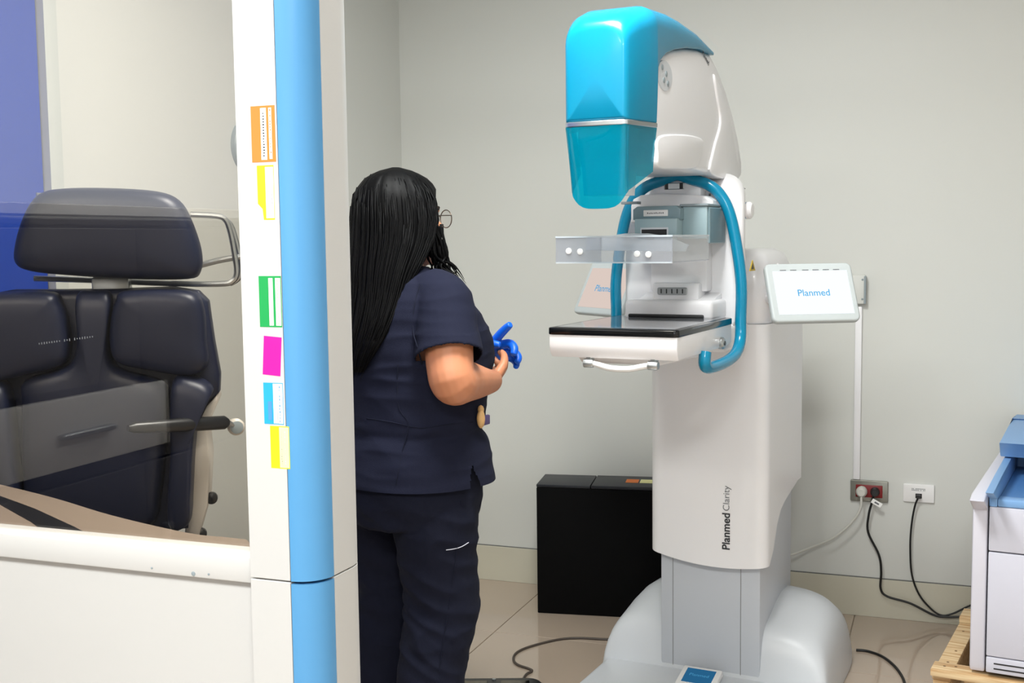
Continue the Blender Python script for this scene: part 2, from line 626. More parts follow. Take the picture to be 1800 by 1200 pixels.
# blue door in the left wall
e1 = at(0, 52, 150, X0)[1]
e2 = at(0, 93, 150, X0)[1]
dr = tag(B().box(X0 - .005, X0 + .03, e1 - .85, e1, 0.01, 2.1, .004).obj('door_1', 'doorblue'), 'plain blue door in a pale metal frame', kind='structure')
f = B()
f.prism([(X0 - .005, e1 + .003), (X0 + .05, e1 + .003), (X0 + .05, e1 + .028), (X0 + .03, e1 + .04), (X0 + .03, e2 - .01), (X0 + .018, e2), (X0 - .005, e2)], 2, 0.0, 2.2, .002, 1)
f.box(X0 - .005, X0 + .045, e1 - .94, e1 + .003, 2.11, 2.2, .003, 1)
f.box(X0 - .005, X0 + .045, e1 - .94, e1 - .855, 0.0, 2.11, .003, 1)
f.obj('door_frame', 'doorframe', dr)
for z in (1.50, 2.06):
    h = B().tube([(X0 + .04, e1 + .002, z - .03), (X0 + .04, e1 + .002, z + .03)], .007, 10)
    h.box(X0 + .03, X0 + .034, e1 - .03, e1, z - .028, z + .028)
    h.obj('hinge', 'silver', dr)

# ceiling lamps: real panels that light the room
for k, (lx, ly, where) in enumerate(LAMPS):
    e = bpy.data.objects.new('ceiling_light', None)
    COL.objects.link(e)
    e.location = (lx, ly, HH)
    tag(e, 'square white ceiling light panel ' + where, 'ceiling light', 'ceiling light panels')
    f = B()
    for a, b, c, d in ((-.31, .31, -.31, -.29), (-.31, .31, .29, .31), (-.31, -.29, -.29, .29), (.29, .31, -.29, .29)):
        f.box(a, b, c, d, -.014, 0, .002, 1)
    f.obj('frame', 'white', e)
    B().box(-.29, .29, -.29, .29, -.006, 0).obj('diffuser', 'lampw', e)
    ld = bpy.data.lights.new('panel_lamp', 'AREA')
    ld.shape = 'SQUARE'
    ld.size = 0.56
    ld.energy = LAMP_POWER
    ld.color = (0.975, 1.0, 0.985)
    lo = bpy.data.objects.new('panel_lamp', ld)
    COL.objects.link(lo)
    lo.parent = e
    lo.location = (0, 0, -.02)

# ================================================================== PROTECTIVE SCREEN
PYF = 1.296                                   # front face of the post
PX0 = at(1, 437, 900, PYF)[0]
PX1 = at(1, 508, 900, PYF)[0]
RC = .041
ps = bpy.data.objects.new('protective_screen', None)
COL.objects.link(ps)
ps.location = (PX0, PYF, 0)
tag(ps, 'white protective screen with blue edged post and large glass pane', 'screen')
SEAM = .957
wd = PX1 - PX0
dep = .118
for z0, z1 in ((0, SEAM - .001), (SEAM + .001, 2.42)):
    B().prism([(0, 0), (wd - .0012, 0), (wd - .0012, .03), (0, .03)], 2, z0, z1, .0008, 1).obj('post_face', 'white2', ps)
    arc = [(wd + RC * math.sin(t), RC - RC * math.cos(t)) for t in [PI / 2 * k / 12 for k in range(13)]]
    B().prism(arc + [(wd + RC - .03, RC), (wd, .03)], 2, z0, z1 - (.002 if z0 == 0 else 0)).obj('post_corner', 'sky', ps, 25)
    B().prism([(wd + RC, RC + .0012), (wd + RC + .002, RC + .05), (wd + RC, dep - .012), (wd + RC - .006, dep), (wd + RC - .03, dep), (wd + RC - .03, RC + .0012)], 2, z0, z1, .0005, 1).obj('post_side', 'white2', ps)
B().box(.002, wd + RC - .028, .028, dep - .002, 0, 2.41).obj('post_core', 'white2', ps)
GX = X0 - PX0 + .02                            # left end, local
gl = B().box(GX, .012, .036, .042, .96, 2.36).obj('glass_pane', 'glass', ps)
B().box(GX, 0, .012, .062, .945, .981, .003, 2).obj('bottom_rail', 'white2', ps)
B().box(GX, 0, .012, .062, 2.36, 2.40, .003, 2).obj('top_rail', 'white2', ps)
B().box(GX, 0, .022, .056, .0, .945, .001, 1).obj('lower_panel', 'white2', ps)
for px, py, r in ((267, 998, .0016), (340, 1008, .0032), (367, 1009, .0016)):
    q = at(1, px, py, PYF + .012)
    B().lathe([(r, .002), (r, -.0006), (r * .6, -.001)], (q.x - PX0, .012, min(max(q.z, .949), .977)), (0, 1, 0), 10).obj('screw', 'greyp', ps)
# small counter behind the pane, curved edge and dark inlay
zc = .95
edge = [at(2, px, py, zc) for px, py in ((-160, 812), (0, 850), (100, 875), (200, 905), (330, 935), (400, 943), (436, 947))]
sp, _ = spline([Vector((p.x - PX0, p.y - PYF, 0)) for p in edge], [0] * len(edge), 5)
B().prism([(p.x, p.y) for p in sp] + [(0, .056), (sp[0].x, .056)], 2, zc - .03, zc, .003, 1).obj('counter_shelf', 'desk', ps, label='brown laminate shelf with a curved edge behind the pane')
ink = [at(2, px, py, zc + .0008) for px, py in ((-60, 852), (0, 871), (60, 893), (130, 925), (205, 964), (112, 958), (55, 917), (0, 886), (-60, 868))]
B().prism([(p.x - PX0, p.y - PYF) for p in ink], 2, zc - .001, zc + .0008).obj('shelf_inlay', 'dark', ps)
for bx in (-.75, -.25):
    B().prism([(.056, zc - .03), (.056, zc - .2), (.07, zc - .2), (.16, zc - .03)], 0, bx, bx + .02, .001, 1).obj('shelf_bracket', 'white', ps)


# stickers on the post face
def srect(x0, y0, x1, y1):
    a = at(1, x0, y0, PYF)
    b = at(1, x1, y1, PYF)
    xa = at(1, x0, (y0 + y1) / 2, PYF).x - PX0
    xb = at(1, x1, (y0 + y1) / 2, PYF).x - PX0
    return xa, xb, b.z, a.z


def sticker(rect, mat, label, bars, tilt=0.0, poly=None):
    xa, xb, za, zb = srect(*rect)
    R = Matrix.Translation(((xa + xb) / 2, 0, (za + zb) / 2)) @ Matrix.Rotation(math.radians(tilt), 4, 'Y')
    W, Hh = xb - xa, zb - za
    if poly:
        o = B().prism([((u - .5) * W, (v - .5) * Hh) for u, v in poly], 1, -.0004, .0004)
        bmesh.ops.transform(o.bm, matrix=R, verts=o.bm.verts)
        o = o.obj('sticker', mat, ps, label=label)
    else:
        o = B().box(-W / 2, W / 2, -.0004, .0004, -Hh / 2, Hh / 2, mat=R).obj('sticker', mat, ps, label=label)
    by = {}
    for (u0, u1, v0, v1, mm) in bars:
        by.setdefault(mm, []).append((u0, u1, v0, v1))
    lay = -.0004
    for mm, L in by.items():
        lay -= .00012
        b = B()
        for u0, u1, v0, v1 in L:
            b.box((u0 - .5) * W, (u1 - .5) * W, lay, .0, (v0 - .5) * Hh, (v1 - .5) * Hh, mat=R)
        b.obj('print', mm, o)
    return o


def dashes(u0, u1, n, mm, v0=.05, v1=.95, dens=.7):
    out = []
    for k in range(n):
        v = v0 + (v1 - v0) * k / n
        if random.random() < .9:
            out.append((u0 + random.random() * .02, u1 - random.random() * .03, v, v + (v1 - v0) / n * dens, mm))
    return out


sticker((442, 187, 484, 284), 'orange', 'orange label with white text columns', [(.40, .64, .04, .96, 'paper'), (.74, .86, .05, .96, 'paper')] + dashes(.48, .56, 16, 'ink', .1, .9, .5) + dashes(.78, .83, 18, 'orange'))
sticker((453, 291, 482, 386), 'yellow', 'yellow label with a clipped corner', [(.50, .98, .03, .97, 'paper')] + dashes(.62, .68, 14, 'cream') + dashes(.84, .89, 12, 'inkl', .3, .75, .4),
        poly=[(0, .3), (.28, .2), (.34, 0), (1, 0), (1, 1), (0, 1)])
sticker((451, 400, 490, 482), 'paper', 'white label with faint grey lines', dashes(.12, .15, 10, 'creamline' if 'creamline' in M else 'paper') + dashes(.45, .49, 16, 'printer') + dashes(.66, .70, 18, 'printer') + dashes(.86, .90, 16, 'printer'))
sticker((456, 485, 495, 575), 'green', 'green label with two white columns', [(.44, .63, .03, .96, 'paper'), (.74, .97, .03, .96, 'paper')] + dashes(.80, .88, 14, 'cream'))
sticker((463, 591, 494, 660), 'magenta', 'plain magenta label stuck on at a tilt', [], tilt=4)
sticker((464, 672, 498, 746), 'cyan', 'cyan and white label', [(.5, .98, .02, .98, 'paper'), (.22, .42, .1, .55, 'sky')] + dashes(.70, .73, 3, 'inkl', .02, .98, .95) + dashes(.80, .86, 12, 'sky'))
sticker((476, 748, 509, 824), 'yellow', 'yellow label with pale text lines', [(.48, .98, .02, .98, 'cream')] + dashes(.58, .62, 14, 'inkl', .1, .9, .5) + dashes(.76, .80, 14, 'printer', .1, .9))
# faint slanted line of white lettering on the pane
b = B()
for k in range(22):
    if k in (9, 13):
        continue
    t = k / 22
    q = at(1, 68 + 98 * t, 604 - 13 * t, PYF + .035)
    hgt = .0008 + .0010 * random.random()
    b.box(q.x - PX0, q.x - PX0 + .0009, .0352, .036, q.z - hgt, q.z + hgt)
b.obj('pane_marking', 'inkl', ps, label='faint white lettering on the glass')

# round grey fitting on the side wall, mostly hidden by the post
q = at(0, 432, 258, X0)
o = bpy.data.objects.new('wall_fitting', None)
COL.objects.link(o)
o.location = q
tag(o, 'round grey fitting on the side wall, mostly hidden by the screen post', 'wall fitting')
B().lathe([(.085, 0), (.085, .015), (.078, .022), (.02, .024)], (0, 0, 0), (1, 0, 0), 28).obj('body', 'greyp', o)
B().lathe([(.03, .022), (.03, .032), (.02, .034)], (0, 0, 0), (1, 0, 0), 20).obj('centre_cap', 'shellg', o)

# ================================================================== CHAIR BEHIND THE GLASS
CH = Frame(30.5, (-1.63, 1.99, 0))
ch = CH.empty('treatment_chair')
tag(ch, 'navy leather treatment chair with wide padded back behind the glass', 'chair')


def pad(name, px, yb, th, mat, parent=ch, k=4, frame=CH, bulge=1.0, label=None, steps=None):
    pts = [frame.Y(x, y, yb - th) for x, y in px]
    return pad_l(name, [(p.x, p.z) for p in pts], yb, th, mat, parent, k, bulge, label)


def pad_l(name, out2, yb, th, mat, parent, k=4, bulge=1.0, label=None):
    P, _ = spline([Vector((x, 0, z)) for x, z in out2], [0] * len(out2), k, True)
    c = sum(P, Vector()) / len(P)
    rings = []
    for sc, yy in ((.95, 0), (.99, -.15), (1, -.4), (.99, -.6), (.965, -.76), (.92, -.88), (.84, -.955), (.7, -1.0), (.45, -1.03), (.2, -1.04)):
        rings.append([(c.x + (p.x - c.x) * sc, yb + yy * th, c.z + (p.z - c.z) * sc) for p in P])
    return B().loft(rings).obj(name, mat, parent, 180, label)


# headrest
hr = pad('headrest', [(58, 340), (100, 329), (185, 328), (270, 334), (310, 350), (332, 385), (350, 440), (349, 478), (325, 492), (220, 492), (120, 486), (45, 478), (16, 462), (17, 425), (33, 375)], .02, .10, 'navy', bulge=1.2)
# headrest frame loops
def chp(pts, Y): return [CH.Y(x, y, Y) for x, y in pts]
fr = B().tube(chp([(60, 489), (150, 492), (300, 498), (385, 499), (408, 494), (416, 478), (411, 440), (404, 405), (395, 385), (378, 379), (335, 377)], .04), .0062, 8, 4)
fr.tube(chp([(300, 480), (352, 466), (392, 456), (432, 450)], .055), .0065, 8, 3)
fr.tube(chp([(396, 386), (409, 402), (423, 462), (420, 488), (404, 499)], .085), .0055, 8, 4)
fr.obj('headrest_frame', 'silver', ch)
r = CH.rect(165, 486, 230, 503, .03)
B().box(r[0], r[1], .0, .05, r[2] - .03, r[3], .004).obj('headrest_bracket', 'silver', ch)
# back
cx = CH.Y(158, 600, -.06)[0]
right = [(210, 508), (300, 505), (346, 512), (364, 530), (374, 600), (385, 660), (384, 692), (352, 722), (343, 800), (339, 880), (332, 932)]
hull = [CH.Y(x, y, -.03) for x, y in right]
outl = [(p.x, p.z) for p in hull] + [(2 * cx - p.x, p.z) for p in hull[::-1]]
B().prism(outl, 1, -.03, .06, .02, 3).obj('back_shell', 'navy', ch)
def mirror_pad(name, px, yb, th, bulge=1.0):
    pts = [CH.Y(x, y, yb - th) for x, y in px]
    o2 = [(p.x, p.z) for p in pts]
    a = pad_l(name, o2, yb, th, 'navy', ch, 4, bulge)
    b_ = pad_l(name, [(2 * cx - x, z) for x, z in o2[::-1]], yb, th, 'navy', ch, 4, bulge)
    return a, b_
mirror_pad('back_cushion', [(212, 512), (290, 508), (340, 516), (356, 545), (360, 600), (362, 645), (330, 664), (270, 656), (205, 642), (188, 610), (190, 560), (198, 530)], -.02, .075, .9)
pad_l('lumbar_cushion', [(CH.Y(x, y, -.09).x, CH.Y(x, y, -.09).z) for x, y in ((128, 520), (160, 512), (190, 520), (186, 600), (200, 648), (285, 676), (292, 720), (288, 800), (280, 870), (262, 930), (160, 934), (58, 926), (34, 870), (30, 720), (36, 672), (112, 645), (130, 600))], -.02, .062, 'navy', ch, 4, .8)
mirror_pad('side_bolster', [(300, 672), (345, 668), (372, 690), (348, 726), (338, 800), (334, 880), (328, 930), (292, 930), (296, 800)], -.02, .085, .9)
# pale shell at the side and rear
sh = [CH.Y(x, y, .03) for x, y in ((384, 688), (386, 700), (366, 745), (372, 800), (368, 880), (352, 936), (328, 936), (338, 800), (345, 730))]
B().prism([(p.x, p.z) for p in sh], 1, -.02, .10, .006).obj('side_shell', 'creamw', ch)
B().prism([(2 * cx - p.x, p.z) for p in sh[::-1]], 1, -.02, .10, .006).obj('side_shell', 'creamw', ch)
# armrest bar and knob
a0, a1 = CH.Y(225, 752, -.19), CH.Y(400, 742, -.04)
B().tube([a0, a0 + (a1 - a0) * .06, a0 + (a1 - a0) * .5, a1 - (a1 - a0) * .04, a1], [.006, .011, .0145, .0145, .009], 14).obj('arm_bar', 'dark', ch)
kn = CH.Y(415, 750, -.02)
B().tube([a1, kn], .006, 8).obj('arm_pin', 'silver', ch)
k2 = B().lathe([(.004, .02), (.016, .018), (.018, .006), (.018, -.004), (.014, -.008)], kn, (-.25, 1, 0), 18).obj('arm_knob', 'creamw', ch)
B().lathe([(.0135, -.006), (.0135, -.010), (.01, -.011)], kn, (-.25, 1, 0), 18).obj('knob_cap', 'greyp', k2)
for px, py in ((372, 875), (353, 938)):
    q = CH.Y(px, py, .0)
    B().lathe([(.011, .012), (.013, .006), (.013, -.004), (.006, -.008)], q, (0, 1, 0), 14).obj('adjusting_knob', 'dark', ch)
# seat and pedestal below the shelf line
zb = hull[-1].z
B().box(cx - .26, cx + .26, -.50, .03, zb - .16, zb - .03, .045, 4).obj('seat', 'navy', ch)
B().lathe([(.05, 0), (.05, zb - .16)], (cx, -.16, 0), (0, 0, 1), 20).obj('pedestal', 'creamw', ch)
B().prism(rrect(cx - .24, cx + .24, -.42, .1, .06), 2, 0.0, .05, .012).obj('foot_plate', 'creamw', ch)

# ================================================================== MAMMOGRAPHY MACHINE
mo = at(2, 1247, 1169, .08)
MM = Frame(-6, (mo.x, mo.y, 0))
mm = MM.empty('mammography_machine')
tag(mm, 'tall white mammography machine with turquoise tube head and handles', 'machine')

# base
pl = rrect(-.345, .345, -.78, .40, .16, 8)
B().prism([(x * (1.0 if y < -.2 else 1.0), y) for x, y in pl], 2, 0, .055, .018, 3).obj('base_plate', 'baseg', mm, 40)
HB = [(-.004, .05, .345), (.002, .075, .355), (.012, .125, .36), (.028, .17, .362), (.05, .198, .363), (.08, .212, .364), (.13, .226, .364), (.2, .247, .364), (.28, .26, .362), (.36, .255, .36), (.42, .22, .355), (.45, .15, .35), (.455, .05, .34)]
rings = []
for yy, h, wv in HB:
    ring = []
    n = 40
    for k in range(n + 1):
        t = PI * k / n
        c, s_ = math.cos(t), math.sin(t)
        ring.append((wv * math.copysign(abs(c) ** .42, c) * (1 - .13 * (abs(s_) ** .5) * h / .26), yy, .03 + (h - .03) * abs(s_) ** .36))
    rings.append(ring + [(-wv, yy, .001), (wv, yy, .001)])
B().loft(rings).obj('base_cover', 'baseg', mm, 60)
B().box(-.157, .157, 0, .40, .03, 1.12, .004, 2).obj('lower_column', 'shellg', mm)
for px in (1183, 1302):
    q = MM.Y(px, 1080, 0)
    B().box(q.x - .0008, q.x + .0008, -.0006, .0, .06, .45).obj('column_seam', 'seam', mm)

# white column cover with the swept lower edge
def cover_bottom(u, yl):
    """u: -1..1 across the front; yl: depth"""
    if yl < .012:
        return .432 - .028 * (1 - ((u - .25) / 1.25) ** 2)
    t = min(1, max(0, (yl - .012) / .36))
    tab = [(0, .424), (.05, .430), (.11, .452), (.17, .488), (.24, .524), (.32, .550), (.42, .566), (.6, .580), (.8, .592), (1, .605)]
    return lerp_table(tab, t)[0]
CW = .172
pts = []
n = 8
for k in range(9):
    pts.append((-CW, .42 - .04875 * k))
rc = .026
for k in range(1, 7):
    t = PI / 2 * k / 6
    pts.append((-CW + rc - rc * math.cos(t), .004 - rc * math.sin(t) + .0))
m = 16
base_y = .004 - rc
for k in range(1, m):
    u = -1 + 2 * k / m
    pts.append((u * (CW - rc), base_y - .006 * (1 - u * u)))
for k in range(0, 7):
    t = PI / 2 * k / 6
    pts.append((CW - rc + rc * math.sin(t), base_y + rc - rc * math.cos(t)))
for k in range(1, 10):
    pts.append((CW, .004 + .0462 * k))
rows = []
for v in range(12):
    t = v / 11
    row = []
    for (x, yv) in pts:
        zb = cover_bottom(x / CW, yv)
        zt = 1.142
        row.append((x, yv, zb + (zt - zb) * t))
    rows.append(row)
B().grid(rows, -.012).obj('column_cover', 'shellw', mm, 50)
B().prism([(x, yv) for x, yv in pts], 2, 1.128, 1.1405, .002, 1).obj('cover_top', 'shellw', mm)
# brand lettering up the column
ctree = BVHTree.FromObject([o for o in COL.objects if o.name == 'column_cover'][0], bpy.context.evaluated_depsgraph_get())
q = MM.Y(1279, 905, base_y - .006)
fy = ctree.ray_cast(Vector((q.x, -1, q.z)), Vector((0, 1, 0)))[0].y - .0016
for word, ya, yb_, bold, mt in (('Planmed', 902, 966, .02, 'ink'), ('Clarity', 854, 898, -.004, 'inkl')):
    za, zb = MM.Y(1279, ya, fy).z, MM.Y(1279, yb_, fy).z
    B().mesh(text_fit(word, za - zb, bold), basis((q.x, fy, (za + zb) / 2), (0, 0, 1), (-1, 0, 0))).obj('lettering', mt, mm)

# pivot housing above the column
rings = []
for z, ins in ((1.1425, .004), (1.15, 0), (1.25, 0), (1.31, .006), (1.345, .02), (1.362, .05)):
    rings.append([(x, y, z) for x, y in rrect(-.18 + ins, .18 - ins, -.03 + ins, .33 - ins, .05, 6)])
B().loft(rings).obj('pivot_housing', 'shellw', mm, 50)
B().lathe([(.12, -.02), (.12, .09)], (0, -.09, 1.25), (0, 1, 0), 32).obj('pivot', 'shellw', mm)
gz = 1.24
g = B()
prof = [(.0, -.075), (.016, -.03), (.02, .02), (.012, .06), (0, .08)]
g.prism([(.09 + a, gz + b_) for a, b_ in prof] + [(.09 - a * .6, gz + b_) for a, b_ in prof[::-1][1:-1]], 0, .178, .184, .003, 2)
g.obj('side_rib', 'shellw', mm)
q = MM.X(1323, 467, .181)
B().prism([(q.y - .03, q.z - .014), (q.y + .03, q.z - .014), (q.y, q.z + .016)], 0, .179, .1812).obj('warning_sign', 'warn', mm, label='small yellow warning triangle')
B().prism([(q.y - .012, q.z - .009), (q.y + .012, q.z - .009), (q.y, q.z + .008)], 0, .1805, .1816).obj('warning_mark', 'ink', mm)

# C-arm: shoulder
def yloft(name, tab, mat, r=.03, rb=None, label=None, sharp=60):
    rings = []
    for yy, z0, z1, hw in tab:
        k = 6
        ro = min(r, (z1 - z0) * .8, hw * .95)
        ri = min(r if rb is None else rb, (z1 - z0) * .19 if (z1 - z0) * .8 <= ro else (z1 - z0) - ro - .001)
        ring = []
        for cx_, cz_, a0, q_ in ((hw - ro, z1 - ro, 0, ro), (-hw + ro, z1 - ro, PI / 2, ro), (-hw + ri, z0 + ri, PI, ri), (hw - ri, z0 + ri, 1.5 * PI, ri)):
            for i_ in range(k + 1):
                a_ = a0 + PI / 2 * i_ / k
                ring.append((cx_ + q_ * math.cos(a_), yy, cz_ + q_ * math.sin(a_)))
        rings.append(ring)
    return B().loft(rings).obj(name, mat, mm, sharp, label)

S = .100
def sh_pt(px, py): return MM.X(px, py, S)
tops = [sh_pt(*p) for p in ((1154, 120), (1158, 105), (1168, 93), (1183, 86), (1205, 83), (1228, 85), (1250, 92), (1262, 115), (1275, 150), (1288, 195), (1297, 235), (1303, 275), (1306, 310))]
tab = []
zbot = sh_pt(1225, 304).z
yfr = sh_pt(1152, 215).y
tab.append((yfr - .002, zbot + .01, sh_pt(1153, 150).z, S - .004))
for p in tops:
    tab.append((p.y, zbot + (0.0), p.z, S))
last = tops[-1]
tab[-1] = (last.y, zbot, zbot + .04, S - .01)
yloft('shoulder', tab, 'shellw', .022)
# lower front pad of the shoulder (lighter convex panel) and the recess shading edge
def sidepad(name, px, x0, x1, mat, bev):
    P, _ = spline([Vector((0,) + tuple(MM.X(x, y, x1)[1:])) for x, y in px], [0] * len(px), 4, True)
    return B().prism([(p.y, p.z) for p in P], 0, x0, x1, bev, 3).obj(name, mat, mm, 50)
sidepad('shoulder_panel', [(1160, 240), (1200, 236), (1234, 243), (1236, 262), (1226, 294), (1190, 297), (1160, 294), (1157, 268)], S - .03, S + .006, 'shellw', .005)
sidepad('shoulder_flank', [(1257, 130), (1272, 165), (1284, 210), (1294, 265), (1298, 312), (1252, 306), (1256, 262), (1268, 215), (1262, 170)], S - .03, S + .006, 'shellw', .005)
# oval keypad on the shoulder
P = [MM.X(1168 + 13 * math.cos(t), 133 + 27 * math.sin(t) + 4 * math.cos(t), S + .0) for t in [2 * PI * k / 24 for k in range(24)]]
kp = B().prism([(p.y, p.z) for p in P], 0, S - .004, S + .0015, .0008, 1).obj('keypad', 'baseg', mm)
for px, py in ((1163, 118), (1170, 130), (1166, 141), (1173, 147)):
    q = MM.X(px, py, S)
    B().lathe([(.007, .0), (.007, .0028), (.005, .0034)], (S, q.y, q.z), (1, 0, 0), 12).obj('key', 'greyp', kp)
q = MM.X(1243, 99, S + .0015)
t1 = text_fit('Planmed', .062, .01)
stree = BVHTree.FromObject([o for o in COL.objects if o.name == 'shoulder'][0], bpy.context.evaluated_depsgraph_get())
q = MM.X(1240, 102, S)
hx_ = stree.ray_cast(Vector((1, q.y, q.z)), Vector((-1, 0, 0)))[0]
if hx_:
    B().mesh(t1, basis((hx_.x + .0012, q.y, q.z), (0, .93, -.36), (0, .36, .93))).obj('lettering', 'ink', mm)
# turquoise hood
FY = -.90
def hx(px, z, yy=FY): return MM.Y(px, 130, yy).x
def hood_low(y):
    pts = [(yfr - .001, sh_pt(1150, 215).z)] + [(p.y, p.z) for p in tops[:7]]
    return pts
HWF = .079
hw_b = S + .005
hood = [(FY, 1.676, 1.872, HWF - .014), (FY + .002, 1.671, 1.882, HWF - .008), (FY + .007, 1.668, 1.890, HWF - .003), (FY + .014, 1.667, 1.897, HWF), (FY + .03, 1.667, 1.908, HWF + .005),
        (FY + .055, 1.667, 1.920, HWF + .012), (FY + .09, 1.667, 1.930, lerp_table([(FY, HWF), (yfr, hw_b)], FY + .09)[0]), (yfr - .004, 1.667, 1.940, hw_b)]
low = [(p.y, p.z - .002) for p in tops[:7]]
topz = [(yfr, 1.940), (-.62, 1.948), (-.5, 1.944), (-.42, 1.930), (-.36, 1.912), (-.31, 1.898), (-.26, 1.885)]
for k, (yy, zl) in enumerate(low):
    zt = lerp_table(topz, yy)[0]
    hood.append((yy + .0, zl, max(zt, zl + .012), hw_b))
hood[-1] = (hood[-1][0] + .012, hood[-1][1] - .004, hood[-1][1] + .008, hw_b - .001)
yloft('hood', hood, 'teal', .05, rb=.004, sharp=48)
# silver band under the hood
def plan(scale_w=1.0, yb=None, dy=0.0):
    yb = yfr if yb is None else yb
    h = [(-S - .004, yb), (-HWF - .002, FY + .02), (-HWF + .003, FY + .007), (-HWF + .014, FY), (0, FY - .001)]
    h = [(x * scale_w, y + dy) for x, y in h]
    return h + [(-x, y) for x, y in h[-2::-1]]
B().prism(plan(1.015, dy=-.0015), 2, 1.656, 1.668, .002, 1).obj('hood_band', 'silver', mm)
# face shield: curved translucent sheet
pp = [Vector((x, y, 0)) for x, y in plan(1.0)]
pp, _ = spline(pp, [0] * len(pp), 5)
rows = []
for v in range(11):
    t = v / 10
    row = []
    for p in pp:
        side = max(0, (p.y - FY) / (yfr - FY))
        zb = 1.468 + .042 * min(1, abs(p.x) / HWF) ** 4 + (.05 * max(0, side - .1))
        z = 1.656 + (zb - 1.656) * t
        k = 1 - .14 * t * (1 - .3 * t)
        row.append((p.x * k, p.y + .03 * t * (1 - side) * .6, z))
    rows.append(row)
B().grid(rows, .003).obj('face_shield', 'shield', mm, 60)
# tube port box inside the shield
B().prism([(-.05, 1.50), (.05, 1.50), (.062, 1.657), (-.062, 1.657)], 1, FY + .045, yfr - .002, .004, 2).obj('collimator', 'shellw', mm)

# C-arm: back
rings = []
for yy, hw, ins in ((-.262, .158, .012), (-.268, .166, .006), (-.262, .172, 0), (-.2, .165, 0), (-.1, .128, 0), (-.085, .122, .004)):
    pass
for yy, hw, zt in ((-.270, .160, 1.520), (-.267, .168, 1.528), (-.258, .172, 1.532), (-.2, .160, zbot + .01), (-.1, .128, zbot + .012), (-.088, .122, zbot + .008)):
    rings.append([(x, yy, z) for x, z in rrect(-hw, hw, 1.145, zt, .06, 6)])
B().loft(rings).obj('arm_back', 'shellw', mm, 50)
B().box(-.1295, .1295, -.11, -.0875, zbot - .03, zbot - .028).obj('arm_seam', 'seam', mm)
q = MM.X(1302, 370, .14)
kb = B().lathe([(.016, -.01), (.016, .004), (.024, .008), (.024, .018), (.018, .024), (.004, .025)], (.150, q.y, q.z), (1, 0, 0), 22).obj('release_knob', 'shellw', mm)
B().lathe([(.0225, .003), (.0235, .007)], (.150, q.y, q.z), (1, 0, 0), 22).obj('knob_ring', 'sky', kb)
# top plate with sensor slot
a = MM.rect(1145, 318, 1232, 350, -.315)
B().box(a[0], a[1], -.315, -.26, a[2], a[3], .006).obj('sensor_plate', 'shellw', mm)
a = MM.rect(1167, 321, 1203, 333, -.316)
sl = B().box(a[0], a[1], -.318, -.312, a[2], a[3], .002, 1).obj('sensor_strip', 'silver', mm)
for u in (0.14, .86):
    xx = a[0] + (a[1] - a[0]) * u
    B().box(xx - .005, xx + .005, -.3195, -.314, a[2] + .001, a[3] - .001, .001, 1).obj('sensor_window', 'dark', sl)
# dome over the carriage
dome = [MM.Y(x, y, -.36) for x, y in ((1108, 362), (1112, 350), (1125, 343), (1160, 340), (1200, 341), (1240, 344), (1252, 352), (1254, 372), (1254, 392), (1200, 392), (1108, 392))]
B().prism([(p.x, p.z) for p in dome], 1, -.36, -.265, .008, 3).obj('carriage_hood', 'shellw', mm)
# vertical carriage box
a = MM.rect(1143, 395, 1243, 512, -.315)
B().box(a[0], a[1], -.315, -.26, a[2], a[3], .006).obj('carriage_rail', 'shellw', mm)
a = MM.rect(1246, 340, 1249, 505, -.272)
B().box(a[0], a[1], -.274, -.268, a[2], a[3]).obj('rail_seam', 'seam', mm)
# blue grey paddle holder
a = MM.rect(1112, 362, 1196, 386, -.46)
hd = B().prism([(a[0], a[2]), (a[1], a[2]), (a[1], a[3] - .008), (a[1] - .012, a[3]), (a[0] + .012, a[3]), (a[0], a[3] - .008)], 1, -.46, -.34, .004, 2).obj('paddle_holder', 'bluegrey2', mm)
b2 = MM.rect(1131, 369, 1174, 380, -.461)
pt = B().box(b2[0], b2[1], -.4615, -.459, b2[2], b2[3], .001, 1).obj('name_plate', 'white', hd)
b = B()
for k in range(10):
    u = b2[0] + (b2[1] - b2[0]) * (.16 + .07 * k)
    b.box(u, u + .0022, -.462, -.461, (b2[2] + b2[3]) / 2 - .0016, (b2[2] + b2[3]) / 2 + .0018 * random.random() + .0005)
b.obj('name_print', 'ink', hd)
a = MM.rect(1115, 384, 1190, 418, -.475)
cl = B().box(a[0], a[1], -.475, -.35, a[2], a[3], .004).obj('clamp_block', 'bluegrey', mm)
s_ = MM.rect(1128, 403, 1172, 413, -.476)
B().box(s_[0] - .004, s_[1] + .004, -.4762, -.474, s_[2] - .004, s_[3] + .005, .001, 1).obj('slot_rim', 'baseg', cl)
B().box(s_[0], s_[1], -.477, -.474, s_[2], s_[3]).obj('slot', 'dark', cl)
a = MM.rect(1199, 362, 1243, 420, -.43)
rb = B().box(a[0], a[1], -.43, -.30, a[2], a[3], .004).obj('drive_block', 'bluegrey', mm)
B().box(a[1] - .001, a[1] + .006, -.425, -.28, a[2] - .012, a[3] - .004, .002, 1).obj('drive_cheek', 'bluegrey2', rb)
B().box(a[0] - .006, a[1] + .004, -.435, -.31, a[3] - .001, a[3] + .006, .002, 1).obj('drive_cap', 'greyp', rb)
lv = MM.Y(1115, 356, -.42)
B().box(lv.x - .035, lv.x + .012, -.43, -.40, lv.z - .004, lv.z + .003, .001, 1).obj('release_lever', 'greyp', mm)
